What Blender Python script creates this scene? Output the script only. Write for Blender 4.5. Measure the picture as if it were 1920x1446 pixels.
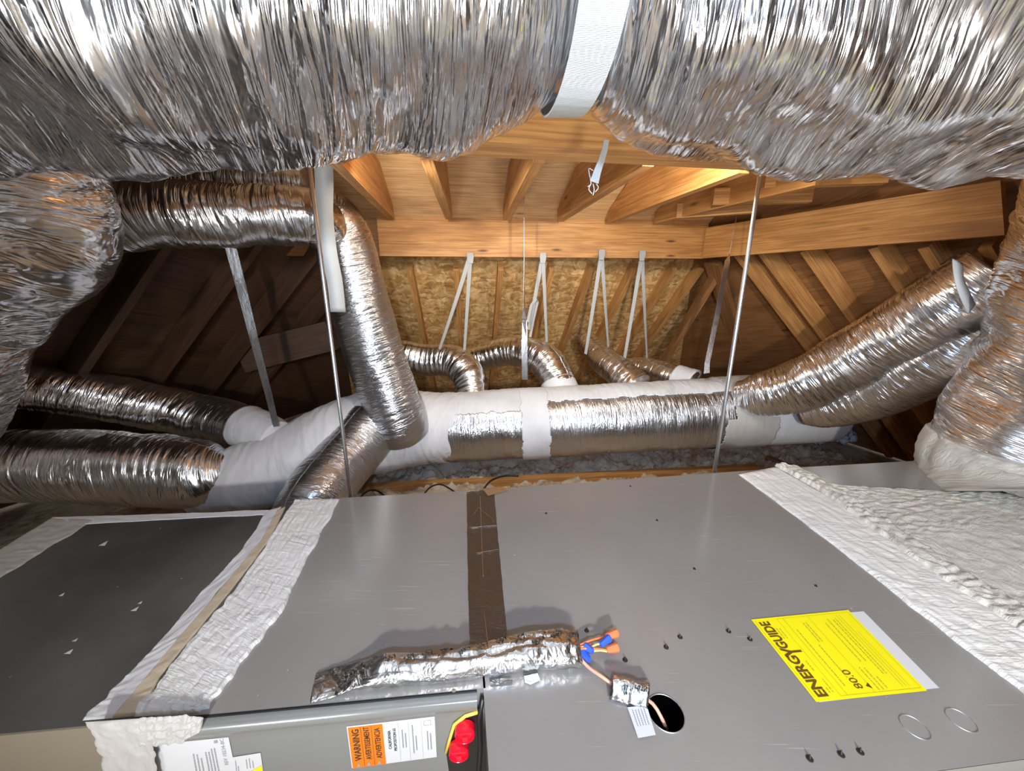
import bpy, bmesh, math, random
from math import sin, cos, pi, radians, tan, atan, asin, sqrt
from mathutils import Vector as V, noise
random.seed(7)
for o in list(bpy.data.objects): bpy.data.objects.remove(o)
scene = bpy.context.scene
COL = scene.collection

# ------------------------------------------------------------------ camera
CZ = 1.26; PITCH = radians(15); F = 700.0
cam_d = bpy.data.cameras.new('camera'); cam = bpy.data.objects.new('camera', cam_d); COL.objects.link(cam)
cam.location = (0, 0, CZ); cam.rotation_euler = (radians(90) - PITCH, 0, 0)
cam_d.sensor_width = 36; cam_d.lens = 36 * F / 1920; cam_d.clip_start = 0.02
scene.camera = cam

# ------------------------------------------------------------------ world, lamps, exposure
w = bpy.data.worlds.new('world'); scene.world = w; w.use_nodes = True
w.node_tree.nodes['Background'].inputs[0].default_value = (0.9, 0.85, 0.8, 1)
w.node_tree.nodes['Background'].inputs[1].default_value = 0.3
scene.view_settings.view_transform = 'Standard'; scene.view_settings.look = 'None'
scene.view_settings.gamma = 1; scene.view_settings.use_curve_mapping = False
scene.view_settings.exposure = 0.5

def lamp(name, loc, target, power, size, color, spread=180):
    l = bpy.data.lights.new(name, 'AREA'); l.energy = power; l.size = size; l.color = color; l.shape = 'DISK'
    l.spread = radians(spread)
    o = bpy.data.objects.new(name, l); COL.objects.link(o); o.location = loc
    o.rotation_euler = (V(target) - V(loc)).to_track_quat('-Z', 'Y').to_euler()
    return o
lamp('work_light', (0.15, -1.25, 1.50), (0.75, 2.0, 1.10), 19, 0.09, (1.0, 0.98, 0.95), 125)
lamp('head_lamp', (-0.02, -0.40, 1.44), (0.55, 2.2, 1.1), 7.5, 0.06, (0.45, 0.65, 1.0), 120)
lamp('added_back_fill', (0.58, 1.27, 1.620), (0.6, 2.7, 1.10), 6.0, 0.08, (1.0, 0.94, 0.82))  # added fill hidden behind the overhead duct, brightens the back framing
lamp('added_back_fill', (-0.41, 1.27, 1.620), (0.2, 2.7, 1.10), 4.5, 0.08, (1.0, 0.94, 0.82), 140)  # second added fill, same purpose
lamp('added_fill_left', (-0.7, -0.8, 0.30), (-0.35, 0.50, 1.62), 4.5, 0.5, (0.92, 0.95, 1.0), 75)  # added low fill, gives the overhead foil something bright to reflect
lamp('added_fill_right', (0.8, -0.8, 0.30), (0.6, 0.50, 1.62), 4.0, 0.5, (1.0, 0.98, 0.96), 75)  # matching added fill on the right
lamp('added_soft_fill', (0.3, -1.4, 1.25), (0.1, 0.9, 1.0), 9, 0.8, (0.98, 0.98, 1.0), 150)  # added large soft fill behind the camera

# ------------------------------------------------------------------ layout helpers
def ray(u, v):
    a = (u - 960) / F; b = (723 - v) / F
    return V((a, cos(PITCH) + sin(PITCH) * b, -sin(PITCH) + cos(PITCH) * b))
C0 = V((0, 0, CZ))
def W(u, v, y):                      # point seen at (u,v) standing at depth y
    r = ray(u, v); return C0 + r * (y / r.y)
def PZ(u, v, z):                     # point seen at (u,v) lying on the level z
    r = ray(u, v); return C0 + r * ((z - CZ) / r.z)
def PP(u, v, p, n):
    r = ray(u, v); p = V(p); n = V(n); return C0 + r * ((p - C0).dot(n) / r.dot(n))
ZT = 0.62                            # level of the cabinet tops
YAW = radians(5.5)
EX = V((cos(YAW), sin(YAW), 0)); EY = V((-sin(YAW), cos(YAW), 0))

# ------------------------------------------------------------------ object helpers
def tag(o, label=None, cat=None, group=None, kind=None):
    if label: o['label'] = label
    if cat: o['category'] = cat
    if group: o['group'] = group
    if kind: o['kind'] = kind
    return o
def wloc(o):
    l = V(o.location)
    while o.parent: o = o.parent; l = l + V(o.location)
    return l
def mk(name, verts, faces, mat, parent=None, smooth=False, uvs=None, weld=False):
    xs = [v[0] for v in verts]; ys = [v[1] for v in verts]; zs = [v[2] for v in verts]
    org = V(((min(xs) + max(xs)) / 2, (min(ys) + max(ys)) / 2, min(zs)))
    me = bpy.data.meshes.new(name)
    me.from_pydata([tuple(V(v) - org) for v in verts], [], faces)
    if uvs is not None:
        lay = me.uv_layers.new(name='UVMap')
        for p in me.polygons:
            for li in p.loop_indices:
                if callable(uvs): lay.data[li].uv = uvs(p.index, me.loops[li].vertex_index)
                else: lay.data[li].uv = uvs[me.loops[li].vertex_index]
    me.materials.append(mat)
    if smooth:
        for p in me.polygons: p.use_smooth = True
    me.validate(); me.update()
    o = bpy.data.objects.new(name, me); COL.objects.link(o)
    if parent: o.parent = parent; o.location = org - wloc(parent)
    else: o.location = org
    return o
def empty(name, loc, label, cat, group=None):
    o = bpy.data.objects.new(name, None); COL.objects.link(o); o.location = loc; o.empty_display_size = 0.05
    return tag(o, label, cat, group)
class MB:
    def __init__(s): s.v = []; s.f = []; s.uv = []
    def add(s, vs, fs, uvs=None):
        k = len(s.v); s.v += [V(p) for p in vs]; s.f += [tuple(i + k for i in f) for f in fs]
        s.uv += uvs if uvs else [(p[0], p[1]) for p in vs]
        return s
    def board(s, p0, p1, up, w, h, cut0=0, cut1=0):
        """board from p0 to p1: w wide, h deep along up (bottom centre line given); bevelled by duplicated faces"""
        p0 = V(p0); p1 = V(p1); t = (p1 - p0).normalized(); up = V(up); up = (up - t * up.dot(t)).normalized()
        sd = t.cross(up); L = (p1 - p0).length; off = random.random() * 9
        sec = [(-w/2, 0), (w/2, 0), (w/2, h), (-w/2, h)]
        ct = [0, 0, cut0, cut0]; cb = [0, 0, cut1, cut1]
        vs = [p0 + sd * a + up * b + t * ct[i] for i, (a, b) in enumerate(sec)] + [p1 + sd * a + up * b - t * cb[i] for i, (a, b) in enumerate(sec)]
        quads = [(0, 1, 5, 4), (1, 2, 6, 5), (2, 3, 7, 6), (3, 0, 4, 7), (3, 2, 1, 0), (4, 5, 6, 7)]
        dims = [w, h, w, h]
        for qi, q in enumerate(quads):
            if qi < 4: uu = [(off, qi * .3), (off, qi * .3 + dims[qi]), (off + L, qi * .3 + dims[qi]), (off + L, qi * .3)]
            else: uu = [(0, 0), (w, 0), (w, h), (0, h)]
            s.add([vs[i] for i in q], [(0, 1, 2, 3)], uu)
        return s
    def box(s, org, ex, ey, ez):
        org = V(org); ex = V(ex); ey = V(ey); ez = V(ez)
        s.board(org + ey / 2, org + ey / 2 + ex, ez, ey.length, ez.length); return s
    def prism(s, pts, dz):
        """pts: top outline (world), extruded by vector dz"""
        n = len(pts); dz = V(dz); vs = [V(p) for p in pts] + [V(p) + dz for p in pts]
        s.add(vs, [tuple(range(n)), tuple(range(2 * n - 1, n - 1, -1))] + [(i, i + n, (i + 1) % n + n, (i + 1) % n) for i in range(n)],
              [(p[0], p[1]) for p in vs]); return s
    def tube(s, pts, r, n=10, cap=True):
        pts = [V(p) for p in pts]; rr = r if isinstance(r, (list, tuple)) else [r] * len(pts)
        fr = frames(pts); vs = []; uv = []; d = 0
        for i, (p, (t, nn, b)) in enumerate(zip(pts, fr)):
            if i: d += (p - pts[i - 1]).length
            for k in range(n):
                a = 2 * pi * k / n; vs.append(p + (nn * cos(a) + b * sin(a)) * rr[i]); uv.append((d, a * rr[i]))
        fs = [(i * n + k, i * n + (k + 1) % n, (i + 1) * n + (k + 1) % n, (i + 1) * n + k) for i in range(len(pts) - 1) for k in range(n)]
        if cap: fs += [tuple(range(n))[::-1], tuple((len(pts) - 1) * n + k for k in range(n))]
        s.add(vs, fs, uv); return s
    def ribbon(s, pts, wd, th, sides):
        """flat strap: pts centre line, wd width(s), sides side vectors"""
        pts = [V(p) for p in pts]; n = len(pts)
        wl = wd if isinstance(wd, (list, tuple)) else [wd] * n
        sl = sides if isinstance(sides, (list, tuple)) else [sides] * n
        vs = []; uv = []; d = 0
        for i, p in enumerate(pts):
            t = (pts[min(i + 1, n - 1)] - pts[max(i - 1, 0)]).normalized()
            sv = V(sl[i]); sv = (sv - t * sv.dot(t)).normalized(); nr = t.cross(sv)
            if i: d += (p - pts[i - 1]).length
            for a, b in ((-.5, -.5), (.5, -.5), (.5, .5), (-.5, .5)):
                vs.append(p + sv * a * wl[i] + nr * b * th); uv.append((d, a * wl[i]))
        fs = [(i * 4 + k, i * 4 + (k + 1) % 4, (i + 1) * 4 + (k + 1) % 4, (i + 1) * 4 + k) for i in range(n - 1) for k in range(4)]
        fs += [(3, 2, 1, 0), tuple((n - 1) * 4 + k for k in range(4))]
        s.add(vs, fs, uv); return s
    def build(s, name, mat, parent=None, smooth=False):
        return mk(name, s.v, s.f, mat, parent, smooth, s.uv)

def frames(pts, up=V((0, 0, 1))):
    n = len(pts); out = []
    t0 = (pts[1] - pts[0]).normalized()
    u = up if abs(t0.dot(up)) < .95 else V((0, -1, 0))
    nn = (u - t0 * u.dot(t0)).normalized()
    for i in range(n):
        t = (pts[min(i + 1, n - 1)] - pts[max(i - 1, 0)]).normalized()
        nn = (nn - t * nn.dot(t)).normalized(); out.append((t, nn, t.cross(nn)))
    return out
def spline(ctrl, ds):
    """Catmull-Rom through (Vector, radius) control points, resampled evenly"""
    P = [ctrl[0]] + list(ctrl) + [ctrl[-1]]; dense = []
    for i in range(1, len(P) - 2):
        for k in range(40):
            t = k / 40; a, b, c, d = P[i - 1], P[i], P[i + 1], P[i + 2]
            def cr(x, y, z, w_): return .5 * ((2 * y) + (z - x) * t + (2 * x - 5 * y + 4 * z - w_) * t * t + (3 * y - x - 3 * z + w_) * t ** 3)
            dense.append((cr(V(a[0]), V(b[0]), V(c[0]), V(d[0])), cr(a[1], b[1], c[1], d[1])))
    dense.append((V(ctrl[-1][0]), ctrl[-1][1]))
    L = [0]
    for i in range(1, len(dense)): L.append(L[-1] + (dense[i][0] - dense[i - 1][0]).length)
    n = max(2, int(L[-1] / ds)); out = []; j = 0
    for k in range(n + 1):
        d = L[-1] * k / n
        while j < len(L) - 2 and L[j + 1] < d: j += 1
        f = (d - L[j]) / max(1e-9, L[j + 1] - L[j]); f = min(1, max(0, f))
        out.append((dense[j][0].lerp(dense[j + 1][0], f), dense[j][1] * (1 - f) + dense[j + 1][1] * f, d))
    return out
def crinkle(s, th, r, seed, A, fs, ft, skew, big, bf, ring, rf):
    """pleats that run round the duct, plus larger dents and the wire ribs"""
    c, si = cos(th), sin(th)
    q = V((s * fs + skew * sin(th + seed), c * r * ft + seed, si * r * ft))
    n1 = noise.noise(q); n2 = noise.noise(q * 2.3 + V((5, 1, 2)))
    d = A * ((1 - 2.2 * abs(n1)) * .8 + .45 * (1 - 2 * abs(n2)))
    if big: d += big * noise.noise(V((s * bf, c * r * bf * 1.2 + seed * 3, si * r * bf * 1.2)))
    if ring: d += ring * sin(2 * pi * s * rf)
    return d
def duct(name, ctrl, mat, parent=None, ds=.008, n=96, seed=1.0, A=.006, fs=26, ft=4, skew=.6, big=.012, bf=5, ring=0, rf=25,
         mask=None, grow=0, squash=1.0, cap=True, hel=None, att=None, axis=None):
    sp = spline(ctrl, ds); pts = [p for p, r, d in sp]; fr = frames(pts); vs = []; uv = []
    if axis: fr = [(axis, V((0, 0, 1)), axis.cross(V((0, 0, 1))))] * len(pts)
    Lt = sp[-1][2]
    for (p, r, d), (t, nn, b) in zip(sp, fr):
        for k in range(n):
            th = 2 * pi * k / n
            dh = d + (hel(p) * (th - pi) if hel else 0)
            at_ = att(p) if att else 1
            rr = r + grow + crinkle(dh, th, r, seed, A * at_, fs, ft, skew, big * at_, bf, ring, rf)
            vs.append(p + (nn * cos(th) + b * sin(th) * squash) * rr); uv.append((dh + .15 * skew * r * sin(th + seed), th * r))
    m = len(sp); fs_ = []
    def ok(i, k):
        if mask is None: return True
        return mask(sp[i][2], 2 * pi * (k + .5) / n, Lt)
    for i in range(m - 1):
        for k in range(n):
            if ok(i, k): fs_.append((i * n + k, i * n + (k + 1) % n, (i + 1) * n + (k + 1) % n, (i + 1) * n + k))
    if mask is None and cap:
        for e, i in ((1, 0), (0, m - 1)):
            k0 = len(vs); vs.append(pts[i]); uv.append((0, 0))
            for k in range(n):
                a, b_ = i * n + k, i * n + (k + 1) % n
                fs_.append((k0, b_, a) if e else (k0, a, b_))
    # uv by loop with seam fix
    def uvf(pi_, vi): return uv[vi]
    if mask is not None:
        used = sorted({i for f in fs_ for i in f}); mp = {a: i for i, a in enumerate(used)}
        vs = [vs[i] for i in used]; uv = [uv[i] for i in used]; fs_ = [tuple(mp[i] for i in f) for f in fs_]
    o = mk(name, vs, fs_, mat, parent, True, uv)
    if mask is not None:
        md = o.modifiers.new('thick', 'SOLIDIFY'); md.thickness = .003; md.offset = -1
    return o

# ------------------------------------------------------------------ materials
class NT:
    def __init__(s, name):
        s.m = bpy.data.materials.new(name); s.m.use_nodes = True; s.t = s.m.node_tree; s.p = s.t.nodes['Principled BSDF']
    def n(s, typ, **kw):
        nd = s.t.nodes.new(typ)
        for k, v_ in kw.items():
            if k in ('inp',):
                for a, b in v_.items(): nd.inputs[a].default_value = b
            else: setattr(nd, k, v_)
        return nd
    def l(s, a, b): s.t.links.new(a, b)
    def coord(s, out='UV', scale=(1, 1, 1), loc=(0, 0, 0), rnd=False, rot=(0, 0, 0)):
        tc = s.n('ShaderNodeTexCoord'); mp = s.n('ShaderNodeMapping')
        mp.inputs['Scale'].default_value = scale; mp.inputs['Rotation'].default_value = rot
        s.l(tc.outputs[out], mp.inputs['Vector'])
        if rnd:
            oi = s.n('ShaderNodeObjectInfo'); ml = s.n('ShaderNodeVectorMath', operation='SCALE'); ml.inputs[0].default_value = (37, 19, 53)
            s.l(oi.outputs['Random'], ml.inputs['Scale']); s.l(ml.outputs[0], mp.inputs['Location'])
        else: mp.inputs['Location'].default_value = loc
        return mp.outputs[0]
    def noise(s, vec, scale, detail=4, rough=.55, dist=0):
        nd = s.n('ShaderNodeTexNoise'); nd.inputs['Scale'].default_value = scale; nd.inputs['Detail'].default_value = detail
        nd.inputs['Roughness'].default_value = rough; nd.inputs['Distortion'].default_value = dist; s.l(vec, nd.inputs['Vector']); return nd.outputs['Fac']
    def ramp(s, fac, stops):
        r = s.n('ShaderNodeValToRGB'); e = r.color_ramp.elements
        while len(e) < len(stops): e.new(.5)
        for i, (p, c) in enumerate(stops):
            e[i].position = p; e[i].color = (c, c, c, 1) if isinstance(c, (int, float)) else (*c, 1)
        s.l(fac, r.inputs[0]); return r.outputs[0]
    def mix(s, fac, a, b):
        m = s.n('ShaderNodeMix', data_type='RGBA')
        for i, x in ((0, fac), (6, a), (7, b)):
            if hasattr(x, 'links'): s.l(x, m.inputs[i])
            else: m.inputs[i].default_value = x if i == 0 else (*x, 1)
        return m.outputs[2]
    def bump(s, h, strength, dist, prev=None):
        b = s.n('ShaderNodeBump'); b.inputs['Strength'].default_value = strength; b.inputs['Distance'].default_value = dist
        s.l(h, b.inputs['Height'])
        if prev: s.l(prev, b.inputs['Normal'])
        return b.outputs[0]
    def set(s, **kw):
        for k, v_ in kw.items():
            i = s.p.inputs[k.replace('_', ' ')]
            if hasattr(v_, 'links'): s.l(v_, i)
            else: i.default_value = (*v_, 1) if isinstance(v_, tuple) and len(v_) == 3 else v_
        return s.m

def foil(name, col=(.86, .86, .87), rough=.15, s1=(34, 3.2), s2=(120, 14), b1=.5, b2=.22, weave=False, rvar=.15):
    t = NT(name)
    a = t.noise(t.coord('UV', (s1[0], s1[1], 1), rnd=True), 1, 3, .6, .6)
    c = t.noise(t.coord('UV', (s2[0], s2[1], 1), rnd=True), 1, 2, .5, .8)
    ar = t.ramp(a, [(.3, 0), (.5, 1), (.7, 0)])
    nm = t.bump(ar, b1, .006); nm = t.bump(c, b2, .003, nm)
    if weave:
        vo = t.n('ShaderNodeTexVoronoi', distance='CHEBYCHEV'); vo.inputs['Scale'].default_value = 1
        t.l(t.coord('UV', (170, 170, 1), rot=(0, 0, .78)), vo.inputs['Vector']); nm = t.bump(vo.outputs[0], .35, .0015, nm)
    big = t.noise(t.coord('UV', (5, 4, 1), rnd=True), 1, 3)
    rr = t.ramp(big, [(.3, rough), (.75, rough + rvar)])
    cc = t.mix(t.ramp(big, [(.35, 0), (.8, 1)]), col, tuple(x * .86 for x in col))
    return t.set(Base_Color=cc, Metallic=1.0, Roughness=rr, Normal=nm)
M = {}
M['foil'] = foil('foil_jacket')
M['foil_big'] = foil('foil_jacket_large', col=(.93, .93, .94), rough=.14, s1=(34, 3.2), s2=(100, 16), b1=.8, b2=.55, rvar=.14)
M['foil_mess'] = foil('foil_jacket_crushed', rough=.15, s1=(34, 6), s2=(110, 16), b1=.8, b2=.45)
M['foil_trunk'] = foil('foil_scrim_wrap', col=(.58, .58, .60), rough=.24, s1=(40, 6), s2=(140, 26), b1=.4, b2=.5, weave=True)
M['foil_tape'] = foil('foil_tape', col=(.70, .70, .70), rough=.2, s1=(25, 20), s2=(90, 60), b1=.3, b2=.25)
M['foil_dull'] = foil('foil_tape_dull', col=(.22, .215, .21), rough=.34, s1=(30, 40), s2=(120, 90), b1=.25, b2=.2)

def wood(name, c1, c2, c3, rough=.62):
    t = NT(name)
    base = t.coord('UV', (1.6, 26, 1), rnd=True)
    g = t.noise(base, 1.6, 5, .6, 1.2)
    fine = t.noise(t.coord('UV', (4, 160, 1), rnd=True), 1, 2)
    st = t.noise(t.coord('UV', (1.4, 5, 1), rnd=True), 1.5, 3)
    vo = t.n('ShaderNodeTexVoronoi'); vo.inputs['Scale'].default_value = 1; t.l(t.coord('UV', (2.2, 9, 1), rnd=True), vo.inputs['Vector'])
    kn = t.ramp(vo.outputs['Distance'], [(.03, 1), (.10, 0)])
    col = t.mix(t.ramp(g, [(.35, 0), (.62, 1)]), c1, c2)
    col = t.mix(t.ramp(fine, [(.45, 0), (.68, .6)]), col, c3)
    col = t.mix(t.ramp(st, [(.48, 0), (.72, .75)]), col, c3)
    col = t.mix(kn, col, tuple(x * .45 for x in c3))
    return t.set(Base_Color=col, Roughness=rough, Normal=t.bump(g, .25, .004))
M['wood'] = wood('pine_lumber', (.50, .225, .06), (.64, .33, .11), (.26, .10, .025))
M['wood_dark'] = wood('dark_lumber', (.27, .12, .04), (.34, .16, .055), (.14, .055, .015))  # darker copy of the pine; the shadowed header beam's shade is in this colour
M['pale'] = wood('unseen_neutral_board', (.50, .47, .43), (.58, .55, .50), (.34, .31, .28))  # for unseen front surfaces, kept neutral so the foil reflects grey
M['ply'] = wood('plywood', (.62, .36, .15), (.74, .48, .24), (.34, .17, .07))
M['wood_left'] = wood('shaded_left_lumber', (.085, .042, .02), (.11, .055, .027), (.04, .018, .009))  # darkness of the unlit left corner is put into this colour

def osb():
    t = NT('osb_sheathing'); vec = t.coord('UV', (1, 1, 1))
    nv = t.n('ShaderNodeTexNoise'); nv.inputs['Scale'].default_value = 9; t.l(vec, nv.inputs['Vector'])
    mx = t.n('ShaderNodeMix', data_type='VECTOR'); mx.inputs[0].default_value = .12; t.l(vec, mx.inputs[4]); t.l(nv.outputs['Color'], mx.inputs[5])
    mp = t.n('ShaderNodeMapping'); mp.inputs['Scale'].default_value = (17, 46, 1); t.l(mx.outputs[1], mp.inputs[0])
    vo = t.n('ShaderNodeTexVoronoi'); vo.inputs['Scale'].default_value = 1; t.l(mp.outputs[0], vo.inputs['Vector'])
    mp2 = t.n('ShaderNodeMapping'); mp2.inputs['Scale'].default_value = (55, 26, 1); t.l(mx.outputs[1], mp2.inputs[0])
    v2 = t.n('ShaderNodeTexVoronoi'); v2.inputs['Scale'].default_value = 1; t.l(mp2.outputs[0], v2.inputs['Vector'])
    sep = t.n('ShaderNodeSeparateColor'); t.l(vo.outputs['Color'], sep.inputs[0]); sep2 = t.n('ShaderNodeSeparateColor'); t.l(v2.outputs['Color'], sep2.inputs[0])
    c = t.ramp(sep.outputs[0], [(0, (.36, .17, .04)), (.5, (.62, .34, .11)), (1, (.95, .64, .28))])
    c2 = t.ramp(sep2.outputs[1], [(0, (.34, .16, .04)), (.6, (.64, .37, .13)), (1, (.92, .66, .34))])
    c = t.mix(.45, c, c2)
    return t.set(Base_Color=c, Roughness=.6, Normal=t.bump(vo.outputs['Distance'], .4, .004))
M['osb'] = osb()

def mastic(name, col, rough=.5, sc=(30, 8), b=.6, tan_=None):
    t = NT(name); vec = t.coord('UV', (sc[0], sc[1], 1), rnd=True)
    a = t.noise(vec, 1, 5, .65, .9); big = t.noise(t.coord('Object', (6, 6, 6)), 1, 3)
    c = t.mix(t.ramp(big, [(.4, 0), (.75, 1)]), col, tan_ or tuple(x * .88 for x in col))
    return t.set(Base_Color=c, Roughness=rough, Normal=t.bump(a, b, .006))
M['mastic'] = mastic('duct_mastic', (.60, .60, .61), sc=(26, 6), b=.4)
M['mastic_rough'] = mastic('brushed_mastic', (.74, .73, .70), sc=(14, 60), b=.7)
M['mastic_grey'] = mastic('thin_mastic', (.43, .41, .38), sc=(40, 12), b=.3)
M['mastic_tan'] = mastic('tan_sealant', (.52, .43, .31), sc=(10, 40), b=.25)
M['mastic_cream'] = mastic('cream_foam_mastic', (.64, .62, .56), sc=(45, 45), b=1.0)

def painted(name, col, rough=.28, scr=.5, spec=.5, refl_mottle=None):
    t = NT(name)
    big = t.noise(t.coord('Object', (2.2, 2.2, 2.2)), 1, 4)
    s1 = t.noise(t.coord('Object', (6, 260, 20), rot=(0, 0, .5)), 1, 2)
    s2 = t.noise(t.coord('Object', (9, 9, 9)), 1, 3)
    sc = t.n('ShaderNodeMath', operation='MULTIPLY'); t.l(t.ramp(s1, [(.65, 0), (.69, 1)]), sc.inputs[0]); t.l(t.ramp(s2, [(.5, 0), (.65, scr)]), sc.inputs[1])
    vo = t.n('ShaderNodeTexVoronoi'); vo.inputs['Scale'].default_value = 15; t.l(t.coord('Object'), vo.inputs['Vector'])
    dots = t.ramp(vo.outputs['Distance'], [(.012, .7), (.025, 0)])
    c = t.mix(t.ramp(big, [(.35, 0), (.7, 1)]), col, refl_mottle or tuple(x * .86 for x in col))
    c = t.mix(sc.outputs[0], c, tuple(min(1, x * 1.7) for x in col)); c = t.mix(dots, c, (.8, .8, .78))
    return t.set(Base_Color=c, Roughness=t.ramp(big, [(.3, rough), (.8, rough + .1)]), Specular_IOR_Level=spec, Metallic=.15)
M['cab'] = painted('grey_cabinet_paint', (.285, .27, .25), rough=.17, spec=.6)
M['cab_front'] = painted('light_grey_cabinet_paint', (.24, .245, .23), rough=.18, scr=.1)
M['plenum'] = painted('dark_duct_board_foil', (.055, .055, .05), rough=.3, scr=.3, refl_mottle=(.15, .15, .13), spec=.7)  # lighter patches put mottled reflections into the colour
M['plenum_side'] = painted('beige_sheet_metal', (.27, .23, .17), rough=.25, scr=.2)
def plain(name, col, rough=.5, metal=0.0, **kw):
    t = NT(name); t.set(Base_Color=col, Roughness=rough, Metallic=metal, **kw); return t.m
M['steel'] = plain('zinc_rod', (.66, .68, .70), .4, 1.0)
M['galv'] = foil('galvanised_strap', col=(.72, .75, .80), rough=.2, s1=(20, 60), s2=(120, 200), b1=.08, b2=.05)
M['black'] = plain('black_rubber', (.012, .012, .012), .4)
M['void'] = plain('dark_screw_head', (.05, .045, .04), .35, .6)
M['yellow'] = plain('yellow_label_paper', (.80, .70, .0), .55)
M['white'] = plain('white_label_paper', (.58, .58, .58), .4)
M['ink'] = plain('black_print', (.03, .028, .02), .5)
M['ink_brown'] = plain('brown_print', (.12, .06, .005), .5)
M['ink_thin'] = plain('fine_print', (.42, .36, .02), .55)
M['ink_grey'] = plain('grey_print', (.30, .30, .30), .5)
M['orange'] = plain('orange_label_band', (.72, .17, .005), .4)
M['red'] = plain('red_plastic', (.80, .01, .03), .25)
M['yel_plastic'] = plain('yellow_edge_trim', (.85, .62, .10), .4)
M['blue'] = plain('blue_wire_nut', (.03, .10, .62), .35)
M['orange_nut'] = plain('orange_wire_nut', (.85, .18, .06), .35)
M['copper'] = plain('salmon_cable_jacket', (.72, .36, .24), .4)
M['ywire'] = plain('yellow_wire', (.85, .75, .2), .4)
def web():
    t = NT('woven_webbing')
    wv = t.n('ShaderNodeTexWave', wave_type='BANDS', bands_direction='X'); wv.inputs['Scale'].default_value = 1; wv.inputs['Distortion'].default_value = .4
    t.l(t.coord('UV', (170, 40, 1)), wv.inputs['Vector'])
    w2 = t.n('ShaderNodeTexWave', wave_type='BANDS', bands_direction='Y'); w2.inputs['Scale'].default_value = 1
    t.l(t.coord('UV', (1, 200, 1)), w2.inputs['Vector'])
    c = t.mix(wv.outputs['Fac'], (.50, .50, .475), (.38, .385, .365))
    n_ = t.bump(wv.outputs['Fac'], .5, .001); n_ = t.bump(w2.outputs['Fac'], .4, .001, n_)
    return t.set(Base_Color=c, Roughness=.6, Normal=n_)
M['web'] = web()
M['web_grey'] = mastic('grey_webbing', (.50, .52, .52), sc=(60, 60), b=.2)
def insul():
    t = NT('blown_insulation'); a = t.noise(t.coord('Object'), 22, 6, .7); b = t.noise(t.coord('Object'), 5, 3)
    c = t.mix(t.ramp(a, [(.35, 0), (.65, 1)]), (.34, .25, .16), (.78, .67, .53)); c = t.mix(t.ramp(b, [(.4, 0), (.7, 1)]), c, (.70, .60, .48))
    return t.set(Base_Color=c, Roughness=.95, Normal=t.bump(a, .9, .02))
M['insul'] = insul()
M['insul_white'] = mastic('white_fluff', (.75, .78, .85), sc=(60, 60), b=1.0)

# ------------------------------------------------------------------ roof, floor, walls
def slab(name, pts, th, mat, uvax):
    """flat sheet through world pts, thickened away from the room; uv in metres along uvax"""
    pts = [V(p) for p in pts]; n = (pts[1] - pts[0]).cross(pts[2] - pts[0]).normalized()
    if n.dot(V((0, .8, 1.0)) - pts[0]) > 0: n = -n
    a, b = V(uvax[0]), V(uvax[1]); k = len(pts); vs = pts + [p + n * th for p in pts]
    fs = [tuple(range(k)), tuple(range(2 * k - 1, k - 1, -1))] + [(i, i + k, (i + 1) % k + k, (i + 1) % k) for i in range(k)]
    return tag(mk(name, vs, fs, mat, uvs=[(p.dot(a), p.dot(b)) for p in vs]), kind='structure')
# building axes: turned like the cabinets
BX = V((.993, .118, 0)); BYd = V((-.118, .993, 0))
# back slope: falls away at 43 degrees
bsl = V((-.1, .83, -.78)).normalized(); bp = V((0, 2.66, CZ + .30)); bn = BX.cross(bsl).normalized()
slab('ceiling_back', [bp - BX * 3.4, bp + BX * 3.4, bp + BX * 3.4 + bsl * 2.6, bp - BX * 3.4 + bsl * 2.6], .012, M['osb'], (BX, bsl))
# upper deck rising towards the camera
dk = V((.118, -.993, .5)).normalized(); dp = bp + V((0, -.02, .16))
slab('ceiling_upper', [bp - BX * 3.4, bp + BX * 3.4, bp + BX * 3.4 + dk * 1.75, bp - BX * 3.4 + dk * 1.75], .015, M['ply'], (BX, dk))
RZ = (bp + dk * 1.75).z; RY = (bp + dk * 1.75).y
slab('ceiling_front', [V((-3.4, RY - .2, RZ)), V((3.4, RY + .2, RZ)), V((3.4, -1.9, RZ - .85)), V((-3.4, -1.9, RZ - .85))], .015, M['pale'], (V((1, 0, 0)), V((0, .91, .41))))
# right and left slopes
def side_pt(sgn, x0, y, zr, k=1.05): return V((sgn * (x0 + (.17 - zr) / k), y, CZ + zr))
RP = V((1.45, 2.68, CZ + .20)); RE = V((.36, -.933, 0)); RD = V((.69, 0, -.7245))
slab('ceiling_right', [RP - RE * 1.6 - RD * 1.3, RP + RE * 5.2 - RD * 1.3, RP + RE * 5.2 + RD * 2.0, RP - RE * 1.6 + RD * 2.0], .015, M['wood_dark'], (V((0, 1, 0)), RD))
LP = V((-1.12, 2.85, CZ + .17)); LE = V((-.45, -.893, 0)); LD = V((-.69, 0, -.7245))
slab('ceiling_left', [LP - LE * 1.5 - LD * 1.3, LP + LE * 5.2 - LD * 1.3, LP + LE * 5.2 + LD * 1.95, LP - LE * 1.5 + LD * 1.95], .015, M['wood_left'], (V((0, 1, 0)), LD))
slab('wall_front', [V((-3.6, -1.9, 0)), V((3.6, -1.9, 0)), V((3.6, -1.9, 2.4)), V((-3.6, -1.9, 2.4))], .02, M['pale'], (V((1, 0, 0)), V((0, 0, 1))))
slab('floor', [V((-3.8, -2, 0)), V((3.8, -2, 0)), V((3.8, 5, 0)), V((-3.8, 5, 0))], .03, M['insul'], (V((1, 0, 0)), V((0, 1, 0))))

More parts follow.
